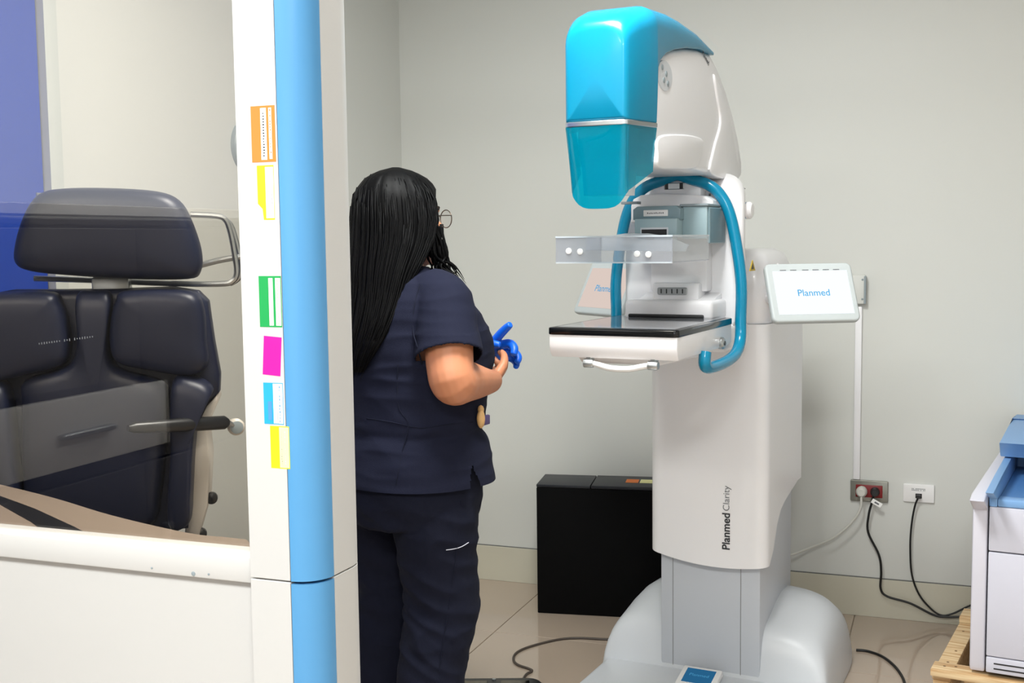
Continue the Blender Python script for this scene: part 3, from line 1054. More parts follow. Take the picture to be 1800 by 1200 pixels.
# clear paddle
pf = -.79
bl, br = MM.Y(977, 458, pf), MM.Y(1182, 466, pf)
z0 = (bl.z + br.z) / 2
z1 = z0 + (MM.Y(977, 412, pf).z - MM.Y(977, 458, pf).z)
pb = -.50
pdl = B()
t_ = .0025
pdl.box(bl.x, br.x, pf, pb, z0, z0 + t_)
pdl.box(bl.x, br.x, pf, pf + t_, z0, z1)
pdl.box(bl.x, bl.x + t_, pf, pb, z0, z1)
pdl.box(br.x - t_, br.x, pf, pb, z0, z1)
pd = pdl.obj('compression_paddle', 'paddle', mm)
ar = [MM.Y(x, y, pb + .005) for x, y in ((1030, 417), (1060, 416), (1100, 410), (1140, 410), (1175, 415), (1210, 430), (1205, 442), (1030, 440))]
B().prism([(p.x, p.z) for p in ar], 1, pb, pb + .012, .003, 2).obj('paddle_bracket', 'paddle2', pd)
rim = B().box(bl.x, br.x, pf - .0015, pf + .004, z1 - .003, z1 + .001)
rim.box(bl.x - .0008, bl.x + .004, pf, pb, z1 - .003, z1 + .001).box(br.x - .004, br.x + .0008, pf, pb, z1 - .003, z1 + .001).box(bl.x, br.x, pf - .001, pf + .002, z0 - .001, z0 + .002)
rim.obj('paddle_rim', 'paddle2', pd)
B().box(-.05, .05, pb, -.462, z1 - .012, z1 - .002, .002, 1).obj('paddle_arm', 'bluegrey', pd)
a = MM.Y(1142, 418, pb)
B().box(a.x - .012, a.x + .012, pb - .002, pb + .004, a.z - .004, a.z + .003, .001, 1).obj('paddle_latch', 'greyp', pd)
for px, py in ((1000, 441), (1020, 442), (1120, 446), (1140, 447)):
    q = MM.Y(px, py, pf)
    B().lathe([(.0075, .0), (.0075, -.0025), (.006, -.003)], (q.x, pf, q.z), (0, 1, 0), 18).obj('paddle_marker', 'white', pd)

# lower shelf, port and black slot
a = MM.rect(1097, 525, 1252, 559, -.40)
B().box(a[0], a[1], -.40, -.20, a[2] - .006, a[3] - .004, .012, 3).obj('shelf_block', 'shellw', mm)
B().prism([(-.40 + .02, a[3] - .012), (-.27, a[3] + .012), (-.2, a[3] + .012), (-.2, a[3] - .02), (-.39, a[3] - .02)], 0, a[0] + .02, a[1] - .012, .005, 2).obj('shelf_ramp', 'shellw', mm)
a = MM.rect(1147, 497, 1228, 530, -.345)
B().box(a[0], a[1], -.345, -.26, a[2], a[3], .006).obj('port_block', 'shellw', mm)
a = MM.rect(1156, 505, 1208, 518, -.346)
po = B().prism(rrect(a[0], a[1], a[2], a[3], .005, 4), 1, -.350, -.34, .0015, 1).obj('data_port', 'silver', mm)
pin = B()
for k in range(5):
    u = a[0] + (a[1] - a[0]) * (.14 + .18 * k)
    pin.box(u - .0015, u + .0015, -.3512, -.349, a[2] + .004, a[3] - .004)
pin.obj('port_contact', 'dark', po)
B().box(-.15, .15, -.36, -.12, 1.09, 1.16, .012, 3).obj('tray_mount', 'shellw', mm)

# detector tray
tf = (MM.X(1077, 605, 0).y)
TL, TR = MM.Y(965, 582, tf).x, MM.Y(1191, 592, tf).x
tz1 = (MM.Y(1077, 585, tf).z)
tz0 = (MM.Y(1080, 631, tf).z)
tb = -.34
ring = []
body = B()
prof = [(tf + .012, tz0), (tf + .003, tz0 + .012), (tf - .002, tz0 + .03), (tf, tz1), (tb, tz1), (tb, tz0 + .006), (tb - .05, tz0)]
body.prism(prof, 0, TL, TR, .005, 2)
tr = body.obj('detector_tray', 'shellw', mm)
pl2 = rrect(TL - .003, TR + .003, tf - .004, tb, .012, 4)
B().prism(pl2, 2, tz1 - .008, tz1 + .010, .003, 2).obj('carbon_rim', 'carbon', tr)
B().prism(rrect(TL + .012, TR - .014, tf + .022, tb - .004, .004, 3), 2, tz1 + .009, tz1 + .0106).obj('detector_plate', 'plateg', tr)
a = MM.rect(1104, 553, 1237, 562, tb - .062)
B().box(a[0], a[1], tb - .064, tb - .04, tz1 + .009, tz1 + .02, .004).obj('cassette_slot', 'dark', tr)
# lock knob on the tray's right side
q = MM.X(1267, 603, TR)
lk = B().lathe([(.016, -.004), (.016, .006), (.013, .010), (.006, .011)], (TR, q.y, q.z), (1, 0, 0), 18).obj('lock_knob', 'silver', tr)
B().lathe([(.006, .010), (.006, .0125)], (TR, q.y, q.z), (1, 0, 0), 12).obj('lock_core', 'dark', lk)
# lower carriage under the tray and its front handle
B().prism([(tf + .03, tz0 + .002), (tf + .06, tz0 - .018), (tb - .1, tz0 - .026), (tb, tz0 - .02), (tb, tz0 + .002)], 0, TL + .06, TR - .06, .006, 2).obj('tray_carrier', 'shellw', tr)
hL, hR = MM.Y(1034, 638, tf + .01), MM.Y(1147, 643, tf + .01)
hz = (hL.z + hR.z) / 2
hy = tf + .015
B().tube([(hL.x + .01, hy, hz), (hL.x + .03, hy - .004, hz - .004), (hL.x + .06, hy - .006, hz - .01), (hR.x - .06, hy - .006, hz - .01), (hR.x - .03, hy - .004, hz - .004), (hR.x - .01, hy, hz)], .0075, 10, 5).obj('tray_handle', 'white', tr)
for c in (hL, hR):
    sgn = 1 if c is hR else -1
    hc = B().lathe([(.008, -.013), (.011, -.012), (.011, .01), (.009, .013)], (c.x, hy, hz), (1, 0, 0), 16)
    hc.box(c.x - .007, c.x + .007, hy - .004, hy + .02, hz, tz0 + .004, .002, 1)
    hc.obj('handle_cap', 'silver', tr)

# turquoise patient handles: one loop over both sides
hyz = MM.X(1190, 470, 0).y
def hp(px, py, y=None): return MM.Y(px, py, hyz if y is None else y)
rt = [hp(1302, 560), hp(1303, 500), hp(1296, 440), hp(1284, 380), hp(1268, 345), hp(1246, 325), hp(1215, 315), hp(1180, 310)]
hw_ = rt[1].x
lowr = [Vector((hw_ - .012, -.60, tz0 + .004)), Vector((hw_ - .012, -.605, tz0 - .026)), Vector((hw_ - .010, -.57, tz0 - .038)), Vector((hw_ - .004, -.46, tz0 - .036)), Vector((hw_, -.37, tz0 - .022)), Vector((hw_ + .001, hyz - .012, tz0 + .012))]
rpath = lowr + rt[:-1]
top = Vector((0, hyz, rt[-1].z + .003))
lpath = [Vector((-p.x, p.y, p.z)) for p in rpath[:4:-1]] + [Vector((-hw_ + .02, hyz + .01, tz0 + .02))]
B().tube(rpath + [top] + lpath, .0155, 14, 5).obj('patient_handle', 'tealtube', mm, 60)

# control tablets, one on each side
def tablet(side, lit):
    name = 'control_tablet'
    c = Vector((side * .335, -.14, 1.245)) if side > 0 else Vector((-.30, -.10, 1.25))
    yaw = math.radians(34) * side
    R = Matrix.Translation(c) @ Matrix.Rotation(yaw, 4, 'Z') @ Matrix.Rotation(math.radians(-26), 4, 'X')
    W, Hh = .252, .176
    b = B().prism(rrect(-W / 2, W / 2, -Hh / 2, Hh / 2, .016, 5), 1, 0, .022, .006, 3)
    bmesh.ops.transform(b.bm, matrix=R, verts=b.bm.verts)
    t = b.obj(name, 'tabletg', mm)
    b = B().box(-W / 2 + .019, W / 2 - .016, -.0008, .002, -Hh / 2 + .021, Hh / 2 - .024, mat=R)
    b.obj('display', 'screen' if lit else 'screend', t)
    me = text_fit('Planmed', .092 if lit else .1, .006)
    B().mesh(me, R @ basis((0.002, -.0012, -.004), (1, 0, 0), (0, 0, 1))).obj('lettering', 'inkb', t)
    if lit:
        b = B()
        for u in (-.085, -.055, -.02, .01, .04, .07):
            b.box(u, u + .018, -.0009, .001, Hh / 2 - .0225, Hh / 2 - .0205, mat=R)
        b.obj('status_line', 'inkl', t)
    m0 = R @ Vector((-.06 * side, .022, -.01))
    B().tube([m0, m0 + Vector((-side * .05, .07, -.01)), Vector((side * .17, .03, 1.22))], .018, 12, 5).obj('tablet_arm', 'shellw', mm)
tablet(1, True)
tablet(-1, False)
# foot display on the base plate
q = MM.Z(1232, 1192, .058)
R = Matrix.Translation((q.x, q.y - .02, .066)) @ Matrix.Rotation(math.radians(14), 4, 'X')
fd = B().box(-.062, .062, -.05, .05, -.016, .006, .006, 2, mat=R).obj('foot_display', 'white', mm)
B().box(-.045, .045, -.036, .036, .005, .0068, mat=R).obj('display', 'screenb', fd)
me = text_fit('Planmed', .06, .004)
B().mesh(me, R @ basis((0, .004, .007), (1, 0, 0), (0, 1, 0))).obj('lettering', 'inkb', fd)

# ================================================================== BLACK BOX, SOCKETS, CONDUIT
q0 = at(2, 945, 1077, 0)
bk = bpy.data.objects.new('black_case', None)
COL.objects.link(bk)
bk.location = (q0.x, q0.y, 0)
bk.rotation_euler = (0, 0, math.radians(9))
tag(bk, 'tall matt black case standing by the wall behind the machine', 'case')
bz = at(1, 1040, 857, q0.y).z
bw = .47
B().box(0, bw, 0, .19, 0, bz - .012, .004, 2).obj('body', 'blackbox', bk)
B().box(0, bw * .43, 0, .192, bz - .0115, bz, .003, 2).obj('lid', 'blacktop', bk)
B().box(bw * .43 + .003, bw, 0, .192, bz - .0115, bz + .001, .003, 2).obj('lid', 'blacktop', bk)
B().box(-.008, .002, .06, .1, .22, .27, .003, 2).obj('latch', 'dark', bk)
for x0, x1, mt in ((.325, .372, 'orange'), (.378, .43, 'cream')):
    B().box(x0, x1, .07, .13, bz, bz + .002).obj('sticker', mt, bk)

s1 = at(1, 1528, 862, Y1)
so = bpy.data.objects.new('power_socket', None)
COL.objects.link(so)
so.location = (s1.x, Y1, s1.z)
tag(so, 'grey framed double wall socket with dark red insert', 'wall socket')
B().prism(rrect(-.066, .066, -.039, .039, .004, 3), 1, -.011, 0, .002, 2).obj('frame', 'frame', so)
B().box(-.047, .047, -.0135, -.008, -.023, .023, .002, 2).obj('insert', 'red', so)
B().lathe([(.017, 0), (.017, -.004), (.013, -.005), (.012, -.002)], (.021, -.0125, 0), (0, 1, 0), 20).obj('outlet', 'dark', so)
pw = bpy.data.objects.new('white_plug', None)
COL.objects.link(pw)
pw.location = (s1.x - .025, Y1 - .0138, s1.z)
tag(pw, 'white mains plug and cable in the red socket', 'plug')
B().lathe([(.019, 0), (.020, -.012), (.018, -.03), (.012, -.038)], (0, 0, 0), (0, 1, 0), 20).obj('plug_body', 'cordw', pw)
def wpath(pts, yw): return [at(1, x, y, yw) for x, y in pts]
P = [Vector((pw.location.x, pw.location.y - .03, pw.location.z - .01))] + wpath([(1512, 895), (1495, 920), (1465, 945), (1430, 960), (1396, 968), (1360, 972)], Y1 - .05)
P[-2].y -= .05
P[-1].y -= .1
B().tube([p - pw.location for p in P], .0045, 8, 5).obj('cable', 'cordw', pw)

# black power cord with tag
cb = bpy.data.objects.new('mains_cable', None)
COL.objects.link(cb)
cb.location = (s1.x + .021, Y1 - .014, s1.z)
tag(cb, 'black power cord with a white tag running from the red socket', 'cord')
B().lathe([(.0165, .004), (.0165, -.006), (.014, -.022), (.01, -.027)], (0, 0, 0), (0, 1, 0), 18).obj('plug_body', 'dark', cb)
P = [cb.location + Vector((-.002, -.02, -.004))] + wpath([(1532, 885), (1527, 905), (1526, 935), (1545, 975), (1549, 1005), (1548, 1034), (1560, 1048), (1600, 1060), (1640, 1080), (1665, 1084), (1700, 1084), (1740, 1088)], Y1 - .03)
B().tube([p - cb.location for p in P], .0042, 8, 6).obj('cable', 'cordb', cb)
tq = at(1, 1541, 884, Y1 - .04)
Rm = Matrix.Translation(tq - cb.location) @ Matrix.Rotation(math.radians(28), 4, 'Y')
tg = B().box(-.019, .019, -.001, .001, -.0085, .0085, .0005, 1, mat=Rm).obj('cable_tag', 'paper', cb)
B().box(-.008, .009, -.0014, -.0008, -.003, .003, mat=Rm).obj('tag_print', 'inkl', tg)

s2 = at(1, 1615, 866, Y1)
ds = bpy.data.objects.new('network_socket', None)
COL.objects.link(ds)
ds.location = (s2.x, Y1, s2.z)
tag(ds, 'white network wall plate with small grey lettering', 'wall socket')
B().prism(rrect(-.053, .053, -.033, .033, .004, 3), 1, -.009, 0, .002, 2).obj('plate', 'white', ds)
b = B()
for rr, zz in ((0, .016), (1, .011)):
    for k in range(11):
        if random.random() < .85:
            b.box(-.024 + .0043 * k, -.0213 + .0043 * k, -.0096, -.0088, zz - .0014, zz + .0016)
b.obj('print', 'inkl', ds)
B().box(-.011, .011, -.0098, -.008, -.018, -.001, .0005, 1).obj('jack', 'dark', ds)
nc = bpy.data.objects.new('network_cable', None)
COL.objects.link(nc)
nc.location = (s2.x, Y1 - .0098, s2.z - .009)
tag(nc, 'thin black network cable hanging from the white wall plate', 'cord')
B().box(-.008, .008, -.022, 0, -.006, .006, .002, 1).obj('plug_body', 'dark', nc)
P = [nc.location + Vector((0, -.018, 0))] + wpath([(1608, 890), (1602, 925), (1600, 965), (1603, 1010), (1616, 1045), (1637, 1070), (1655, 1081), (1675, 1078), (1705, 1064), (1735, 1055)], Y1 - .022)
B().tube([p - nc.location for p in P], .0034, 8, 6).obj('cable', 'cordb', nc)

# conduit and junction box
tq = at(1, 1510, 538, Y1)
td = bpy.data.objects.new('cable_trunking', None)
COL.objects.link(td)
td.location = (tq.x, Y1, s1.z + .041)
tag(td, 'slim white cable trunking running down the wall to the red socket', 'trunking')
B().box(-.012, .012, -.014, 0, 0, tq.z - s1.z - .041, .003, 2).obj('channel', 'shellw', td)
c = at(1, 1513, 508, Y1)
B().box(c.x - tq.x - .03, c.x - tq.x + .018, -.03, 0, c.z - .052 - td.location.z, c.z + .052 - td.location.z, .004, 2).obj('junction_box', 'wall', td)
B().box(c.x - tq.x + .013, c.x - tq.x + .020, -.034, -.004, c.z - .052 - td.location.z, c.z + .048 - td.location.z, .001, 1).obj('box_edge', 'greyp', td)
for dz in (-.035, .035):
    B().lathe([(.004, 0), (.003, -.002)], (c.x - tq.x + .008, -.03, c.z + dz - td.location.z), (0, 1, 0), 10).obj('screw', 'greyp', td)

# ================================================================== PALLET AND PRINTER
pq = at(2, 1640, 1182, .12)
PF = Frame(-9, (pq.x, pq.y, 0))
pa = PF.empty('wooden_pallet')
tag(pa, 'raw pine pallet under the grey and blue printer', 'pallet')
for y0 in (0, .26, .52):
    B().box(0, .8, y0 + .005, y0 + .085, 0, .022, .002, 1).obj('plank', 'wood', pa)
for x0 in (.0, .36, .72):
    B().box(x0, x0 + .045, .0, .60, .0225, .10, .002, 1).obj('stringer', 'wood', pa)
B().box(-.003, .8, -.03, .045, .1205, .142, .003, 2).obj('plank', 'wood', pa)
B().box(-.003, .050, .0, .60, .1005, .12, .003, 2).obj('plank', 'wood', pa)
B().box(.085, .20, .0, .60, .1005, .12, .003, 2).obj('plank', 'wood', pa)
B().box(.28, .40, .0, .60, .1005, .12, .003, 2).obj('plank', 'wood', pa)
B().box(.70, .80, .0, .60, .1005, .12, .003, 2).obj('plank', 'wood', pa)
B().box(-.003, .8, .50, .60, .1205, .142, .003, 2).obj('plank', 'wood', pa)
for x, y, z in ((.024, .11, .12), (.03, .22, .12), (.022, .42, .12), (.03, .01, .142), (.06, .02, .142)):
    B().lathe([(.004, -.002), (.004, .0006), (.002, .001)], (x, y, z), (0, 0, 1), 10).obj('nail', 'nail', pa)

pr0 = at(2, 1732, 1178, .16)
PR = Frame(-8, (pr0.x, pr0.y, .1425))
pr = PR.empty('floor_printer')
tag(pr, 'light grey floor printer with blue top standing on a pallet', 'printer')
def prz(py, px=1732): return PR.Y(px, py, 0).z
zA, zB_, zC = prz(888), prz(968), prz(1152)
zbt = prz(1180)
PW, PD = .52, .42
xl = PR.Y(1708, 1000, .012).x
# left side panel, rounded front edge, sloping up to the back
zs0, zs1 = PR.Y(1712, 868, .012).z, None
e_ = [PR.X(px, py, xl + .012) for px, py in ((1711, 880), (1716, 866), (1738, 832), (1766, 790))]
prof = [(.012, zbt - .004), (.004, zbt + .01), (.004, zA - .015)] + [(p.y, p.z) for p in e_] + [(max(PD, e_[-1].y + .05), e_[-1].z + .01), (max(PD, e_[-1].y + .05), zbt - .004)]
B().prism(prof, 0, xl, -.003, .006, 3).obj('side_panel', 'printer2', pr)
B().prism([(a_, b_) for a_, b_ in prof], 0, PW + .003, PW + .03, .006, 3).obj('side_panel', 'printer2', pr)
B().box(0, PW, .006, PD, zbt, zA, .002, 1).obj('body', 'dark', pr)
B().box(.001, PW, -.004, .03, zB_ + .0025, zA - .001, .004, 2).obj('upper_drawer', 'printer', pr)
B().box(.001, PW, -.004, .03, zC + .0015, zB_ - .001, .004, 2).obj('front_door', 'printer', pr)
vp_ = B().box(.001, PW, -.004, .03, zbt, zC - .001, .004, 2).obj('vent_panel', 'printer', pr)
for u in (.3, .62):
    z = zbt + (zC - zbt) * u
    B().box(.022, PW - .02, -.0052, .0, z - .0018, z + .0018).obj('vent_slot', 'dark', vp_)
# blue top: rim, recess and lid
tz = zA
c_ = [PR.X(px, py, .004) for px, py in ((1734, 866), (1750, 835), (1776, 788))]
ck = [(-.004, tz), (-.004, tz + .022)] + [(p.y, p.z) for p in c_] + [(c_[-1].y + .05, c_[-1].z), (c_[-1].y + .05, tz)]
yb2 = c_[-1].y
zt2 = c_[-1].z
for xa in (.0, PW - .022):
    B().prism(ck, 0, xa, xa + .022, .003, 2).obj('top_cheek', 'pblue', pr)
B().box(.022, PW - .022, -.004, .045, tz, tz + .022, .004, 2).obj('top_rim', 'pblue', pr)
B().box(.022, PW - .022, .045, yb2 + .05, tz, tz + .016, .002, 1).obj('output_tray', 'pblue2', pr)
B().box(.06, PW - .06, yb2 - .10, yb2 + .05, tz + .075, zt2, .006, 2).obj('paper_exit', 'pblue', pr)
B().box(.06, PW - .06, yb2 - .06, yb2 + .05, tz + .016, tz + .0745, .002, 1).obj('exit_gap', 'dark', pr)
l_ = [PR.X(px, py, -.01) for px, py in ((1757, 787), (1756, 778), (1772, 748), (1788, 728))]
B().prism([(p.y, p.z) for p in l_] + [(yb2 + .22, l_[-1].z + .006), (yb2 + .24, l_[-1].z - .004), (yb2 + .24, zt2 + .002), (l_[0].y + .02, zt2 + .002)], 0, -.01, PW + .012, .004, 2).obj('lid', 'pblue', pr)
B().box(.022, PW - .022, yb2 + .03, yb2 + .22, tz, zt2, .003, 1).obj('rear_body', 'pblue', pr)
for x in (.06, PW - .06):
    for y in (.06, PD - .06):
        B().lathe([(.018, .0), (.018, max(.004, zbt) + .004)], (x, y, 0), (0, 0, 1), 14).obj('foot', 'dark', pr)

# ================================================================== FLOOR CORDS AND PEDAL
def floor_cord(name, pts, r, mat, label, k=6):
    P = [at(2, x, y, r) for x, y in pts]
    o = B().tube(P, r, 8, k).obj(name, mat)
    tag(o, label, 'cord')
    return o
floor_cord('pedal_cord', [(1080, 1123), (1060, 1123), (1020, 1121), (985, 1123), (945, 1132), (918, 1141), (905, 1150), (903, 1160), (910, 1168), (930, 1175), (935, 1179), (925, 1185), (918, 1196)], .0042, 'cordg', 'grey cord curling on the floor between the machine and the pedal')
floor_cord('floor_cable', [(1505, 1142), (1525, 1144), (1550, 1153), (1570, 1168), (1583, 1184), (1590, 1200), (1592, 1225)], .0045, 'cordb', 'dark cord curving across the floor beside the pallet')
pq = at(2, 880, 1190, .038)
fp = bpy.data.objects.new('foot_pedal', None)
COL.objects.link(fp)
fp.location = (pq.x, pq.y, 0)
fp.rotation_euler = (0, 0, math.radians(20))
tag(fp, 'low black foot pedal on the floor at the grey cord', 'foot pedal')
B().prism(rrect(-.17, .13, -.16, .0, .05, 6), 2, 0, .038, .008, 3).obj('housing', 'dark', fp)
for x in (-.085, .045):
    B().prism([(-.13, .036), (-.13, .052), (-.04, .042), (-.02, .037)], 0, x - .045, x + .045, .003, 2).obj('pedal', 'carbon', fp)
B().lathe([(.006, 0), (.006, .004)], (-.02, -.02, .037), (0, 0, 1), 12).obj('screw', 'silver', fp)

# ================================================================== PERSON
wp = CAM + ray(722, 900) * 3.0
PS = Frame(-25, (wp[0], wp[1], 0))
pe = PS.empty('person')
tag(pe, 'person in navy scrubs with long black hair pulling on a blue glove', 'person')


def rings_of(tab, n=40, e=2.2):
    return [ell(cx_, cy_, z, a, b, n, e) for z, cx_, cy_, a, b in tab]


def fold(p, s1, s2, amp):
    """cloth folds: stretched noise ridges"""
    v = noise.noise(Vector((p.x * s1, p.y * s1, p.z * s2)))
    return amp * (1 - abs(v) * 2.2)


HEADR = Matrix.Translation((.004, -.016, -.02)) @ Matrix.Rotation(math.radians(-5), 4, 'Z')
def HV(x, y, z): return HEADR @ Vector((x, y, z))

# --- body: one skin from head to feet
b = B()
head = [(1.585, 0, -.012, .012, .014), (1.578, 0, -.012, .036, .046), (1.562, 0, -.010, .056, .072), (1.535, 0, -.006, .069, .090), (1.505, 0, -.002, .074, .097),
        (1.475, 0, .0, .074, .098), (1.445, 0, .004, .071, .094), (1.415, 0, .012, .065, .084), (1.392, 0, .022, .057, .070), (1.372, 0, .032, .045, .053), (1.358, 0, .042, .03, .034), (1.352, 0, .046, .012, .014)]
b.loft([[HV(*p) for p in r] for r in rings_of(head)])
b.tube([HV(0, .090, 1.487), HV(0, .104, 1.465), HV(0, .114, 1.449), HV(0, .101, 1.438)], [.007, .009, .0135, .008], 12, 4)
for sx in (-1, 1):
    b.ball(HV(sx * .011, .100, 1.441), (.009, .009, .007), 10)
    b.ball(HV(sx * .036, .078, 1.45), (.024, .02, .022), 12)
    b.tube([HV(sx * .012, .093, 1.494), HV(sx * .034, .089, 1.497), HV(sx * .056, .07, 1.49)], [.006, .007, .005], 8, 3)
    b.tube([HV(sx * .073, -.008, 1.488), HV(sx * .083, -.018, 1.482), HV(sx * .081, -.016, 1.455), HV(sx * .074, -.004, 1.436)], [.006, .009, .009, .006], 8, 3)
b.ball(HV(0, .086, 1.372), (.02, .014, .016), 12)
b.tube([HV(-.022, .084, 1.410), HV(0, .096, 1.413), HV(.022, .084, 1.410)], [.004, .008, .004], 10, 4)
b.loft(rings_of([(1.29, 0, -.02, .075, .07), (1.33, 0, -.018, .056, .056), (1.36, 0, -.014, .05, .052), (1.40, 0, -.008, .047, .052), (1.43, 0, -.004, .04, .045)]))
torso = [(.70, 0, -.01, .16, .13), (.76, 0, -.015, .19, .155), (.84, 0, -.01, .195, .16), (.93, 0, .0, .18, .15), (1.02, 0, .005, .175, .145), (1.12, 0, .01, .18, .145), (1.20, 0, .0, .178, .125), (1.27, 0, -.012, .165, .10), (1.31, 0, -.02, .11, .075), (1.335, 0, -.02, .06, .055)]
b.loft(rings_of(torso))
SHR, ELR, WRR = Vector((.165, -.015, 1.27)), Vector((.245, -.07, 1.068)), Vector((.108, .190, 1.036))
SHL, ELL, WRL = Vector((-.165, -.015, 1.27)), Vector((-.235, .05, 1.05)), Vector((-.044, .234, 1.062))
b.tube([SHR, SHR.lerp(ELR, .5), ELR.lerp(SHR, .12), ELR + Vector((-.004, .012, -.002)), ELR.lerp(WRR, .22), ELR.lerp(WRR, .6), WRR], [.06, .060, .056, .056, .054, .045, .031], 18, 4)
b.tube([SHL, SHL.lerp(ELL, .5), ELL, ELL.lerp(WRL, .25), ELL.lerp(WRL, .6), WRL], [.06, .056, .049, .047, .038, .027], 18, 4)
for sx in (-1, 1):
    b.tube([(sx * .095, -.01, .78), (sx * .10, 0, .62), (sx * .10, .005, .46), (sx * .10, -.02, .28), (sx * .10, -.03, .09)], [.095, .085, .058, .05, .036], 18, 4)
    b.tube([(sx * .10, -.05, .05), (sx * .103, .03, .042), (sx * .108, .10, .03)], [.034, .036, .028], 12, 3)


def hand(bb, wrist, fwd, palm_n, thumb_side, curl, size=1.0, spread=.15, straight=(), fat=1.0):
    """palm plus five jointed fingers. fwd: finger direction; palm_n: direction the palm faces."""
    f_ = Vector(fwd).normalized()
    n_ = (Vector(palm_n) - f_ * Vector(palm_n).dot(f_)).normalized()
    s_ = f_.cross(n_) * thumb_side
    wv = Vector(wrist)
    k = size
    rings = []
    for t, hw, ht in ((0, .024, .019), (.02, .028, .018), (.045, .037, .0165), (.07, .040, .015), (.085, .039, .012)):
        c = wv + f_ * t * k
        rings.append([c + s_ * math.cos(a_) * hw * k + n_ * math.sin(a_) * ht * k for a_ in [2 * PI * q / 16 for q in range(16)]])
    bb.loft(rings)
    for i_, (off, L, r_) in enumerate(((.030, .070, .0088), (.010, .078, .0092), (-.010, .073, .0088), (-.029, .058, .0078))):
        p = wv + f_ * (.078 * k) + s_ * off * k
        r_ = r_ * fat
        c_ = curl if i_ not in straight else .08
        ang = c_ * .5
        pts = [p - f_ * .012 * k, p]
        d0 = (f_ + s_ * spread * off / .03).normalized()
        for seg in (.45, .31, .24):
            dd = d0 * math.cos(ang) + n_ * math.sin(ang)
            p = p + dd * L * seg * k
            pts.append(p)
            ang += c_
        bb.tube(pts, [r_ * k, r_ * 1.03 * k, r_ * k, r_ * .92 * k, r_ * .72 * k], 12, 4)
    p = wv + f_ * .022 * k + s_ * .024 * k
    dirs = [(s_ * .75 + f_ * .65 + n_ * .2), (s_ * .35 + f_ * .85 + n_ * .45), (f_ * .9 + n_ * .6 - s_ * .1)]
    pts = [p - s_ * .01 * k]
    for dd, L in zip(dirs, (.036, .032, .026)):
        pts.append(pts[-1] + dd.normalized() * L * k)
    bb.tube(pts, [.015 * k, .0125 * k, .0105 * k, .008 * k], 12, 4)


rdir = Vector((-.085, .12, .012))
hand(b, WRR, rdir, (-.5, -.3, .6), 1, .62, 1.0)
b.tube([WRL, WRL + Vector((.03, .03, .01)), WRL + Vector((.05, .05, .02))], [.026, .026, .02], 12, 3)
me = remesh(b, .0042, 5)
body = link('body', me, 'skin', pe, 180)

# eyes, brows, lips
for sx in (-1, 1):
    e_ = B().ball(HV(sx * .032, .079, 1.474), .0125, 16).obj('eye', 'eyew', pe)
    B().ball(HV(sx * .032, .0885, 1.474), (.0055, .0045, .0055), 12).obj('iris', 'iris', e_)
    B().tube([HV(sx * .014, .096, 1.499), HV(sx * .034, .0935, 1.504), HV(sx * .056, .076, 1.496)], [.002, .0032, .0015], 8, 4, flat=.6).obj('eyebrow', 'hair', pe)
B().tube([HV(-.02, .0875, 1.4105), HV(0, .1005, 1.4115), HV(.02, .0875, 1.4105)], [.002, .006, .002], 10, 4).obj('lips', 'lips', pe)

# --- blue glove on the far hand
g = B()
ldir = Vector((.075, .07, .045))
hand(g, WRL + Vector((.008, .008, .008)), ldir, (.55, -.45, -.72), -1, .80, 1.12, .7, straight=(0,), fat=1.25)
g.tube([WRL + Vector((-.012, -.008, -.004)), WRL + Vector((.0, 0, 0)), WRL + Vector((.03, .02, .018))], [.033, .033, .031], 16, 3)
me = remesh(g, .003, 4)
gl_ = link('glove', me, 'glove', pe, 180, 'bright blue nitrile glove')
# stretched cuff held by the other hand
# --- scrub top
b = B()
top = [(.755, 0, 0, .232, .194), (.80, 0, .0, .230, .192), (.86, 0, .0, .219, .184), (.925, 0, .0, .200, .170), (.96, 0, .004, .198, .170), (1.03, 0, .010, .199, .176), (1.10, 0, .022, .204, .188), (1.16, 0, .020, .204, .182), (1.22, 0, .002, .200, .154), (1.265, 0, -.012, .188, .122), (1.295, 0, -.02, .155, .100), (1.318, 0, -.022, .11, .080), (1.335, 0, -.022, .078, .068)]
SLEEVE = []
b.loft(rings_of(top, 64))
for sx, el in ((1, ELR), (-1, ELL)):
    sh_ = Vector((sx * .158, -.014, 1.262))
    d = (el - sh_).normalized()
    end = sh_ + d * .158
    SLEEVE.append((sh_, d, .155))
    b.tube([sh_ + Vector((-sx * .05, 0, .01)), sh_ + d * .02, sh_ + d * .09, end], [.062, .072, .075, .079], 24, 4)
me = remesh(b, .0048, 5)
slit = .72
def topf(p):
    a = fold(p, 5, 26, .0035) * (1.0 if p.z < 1.18 else .5)
    a += .006 * math.exp(-((p.z - .925) / .012) ** 2) * -1
    a += fold(Vector((p.x + p.z, p.y, p.z * .5)), 9, 9, .002)
    return a
displace(me, topf)
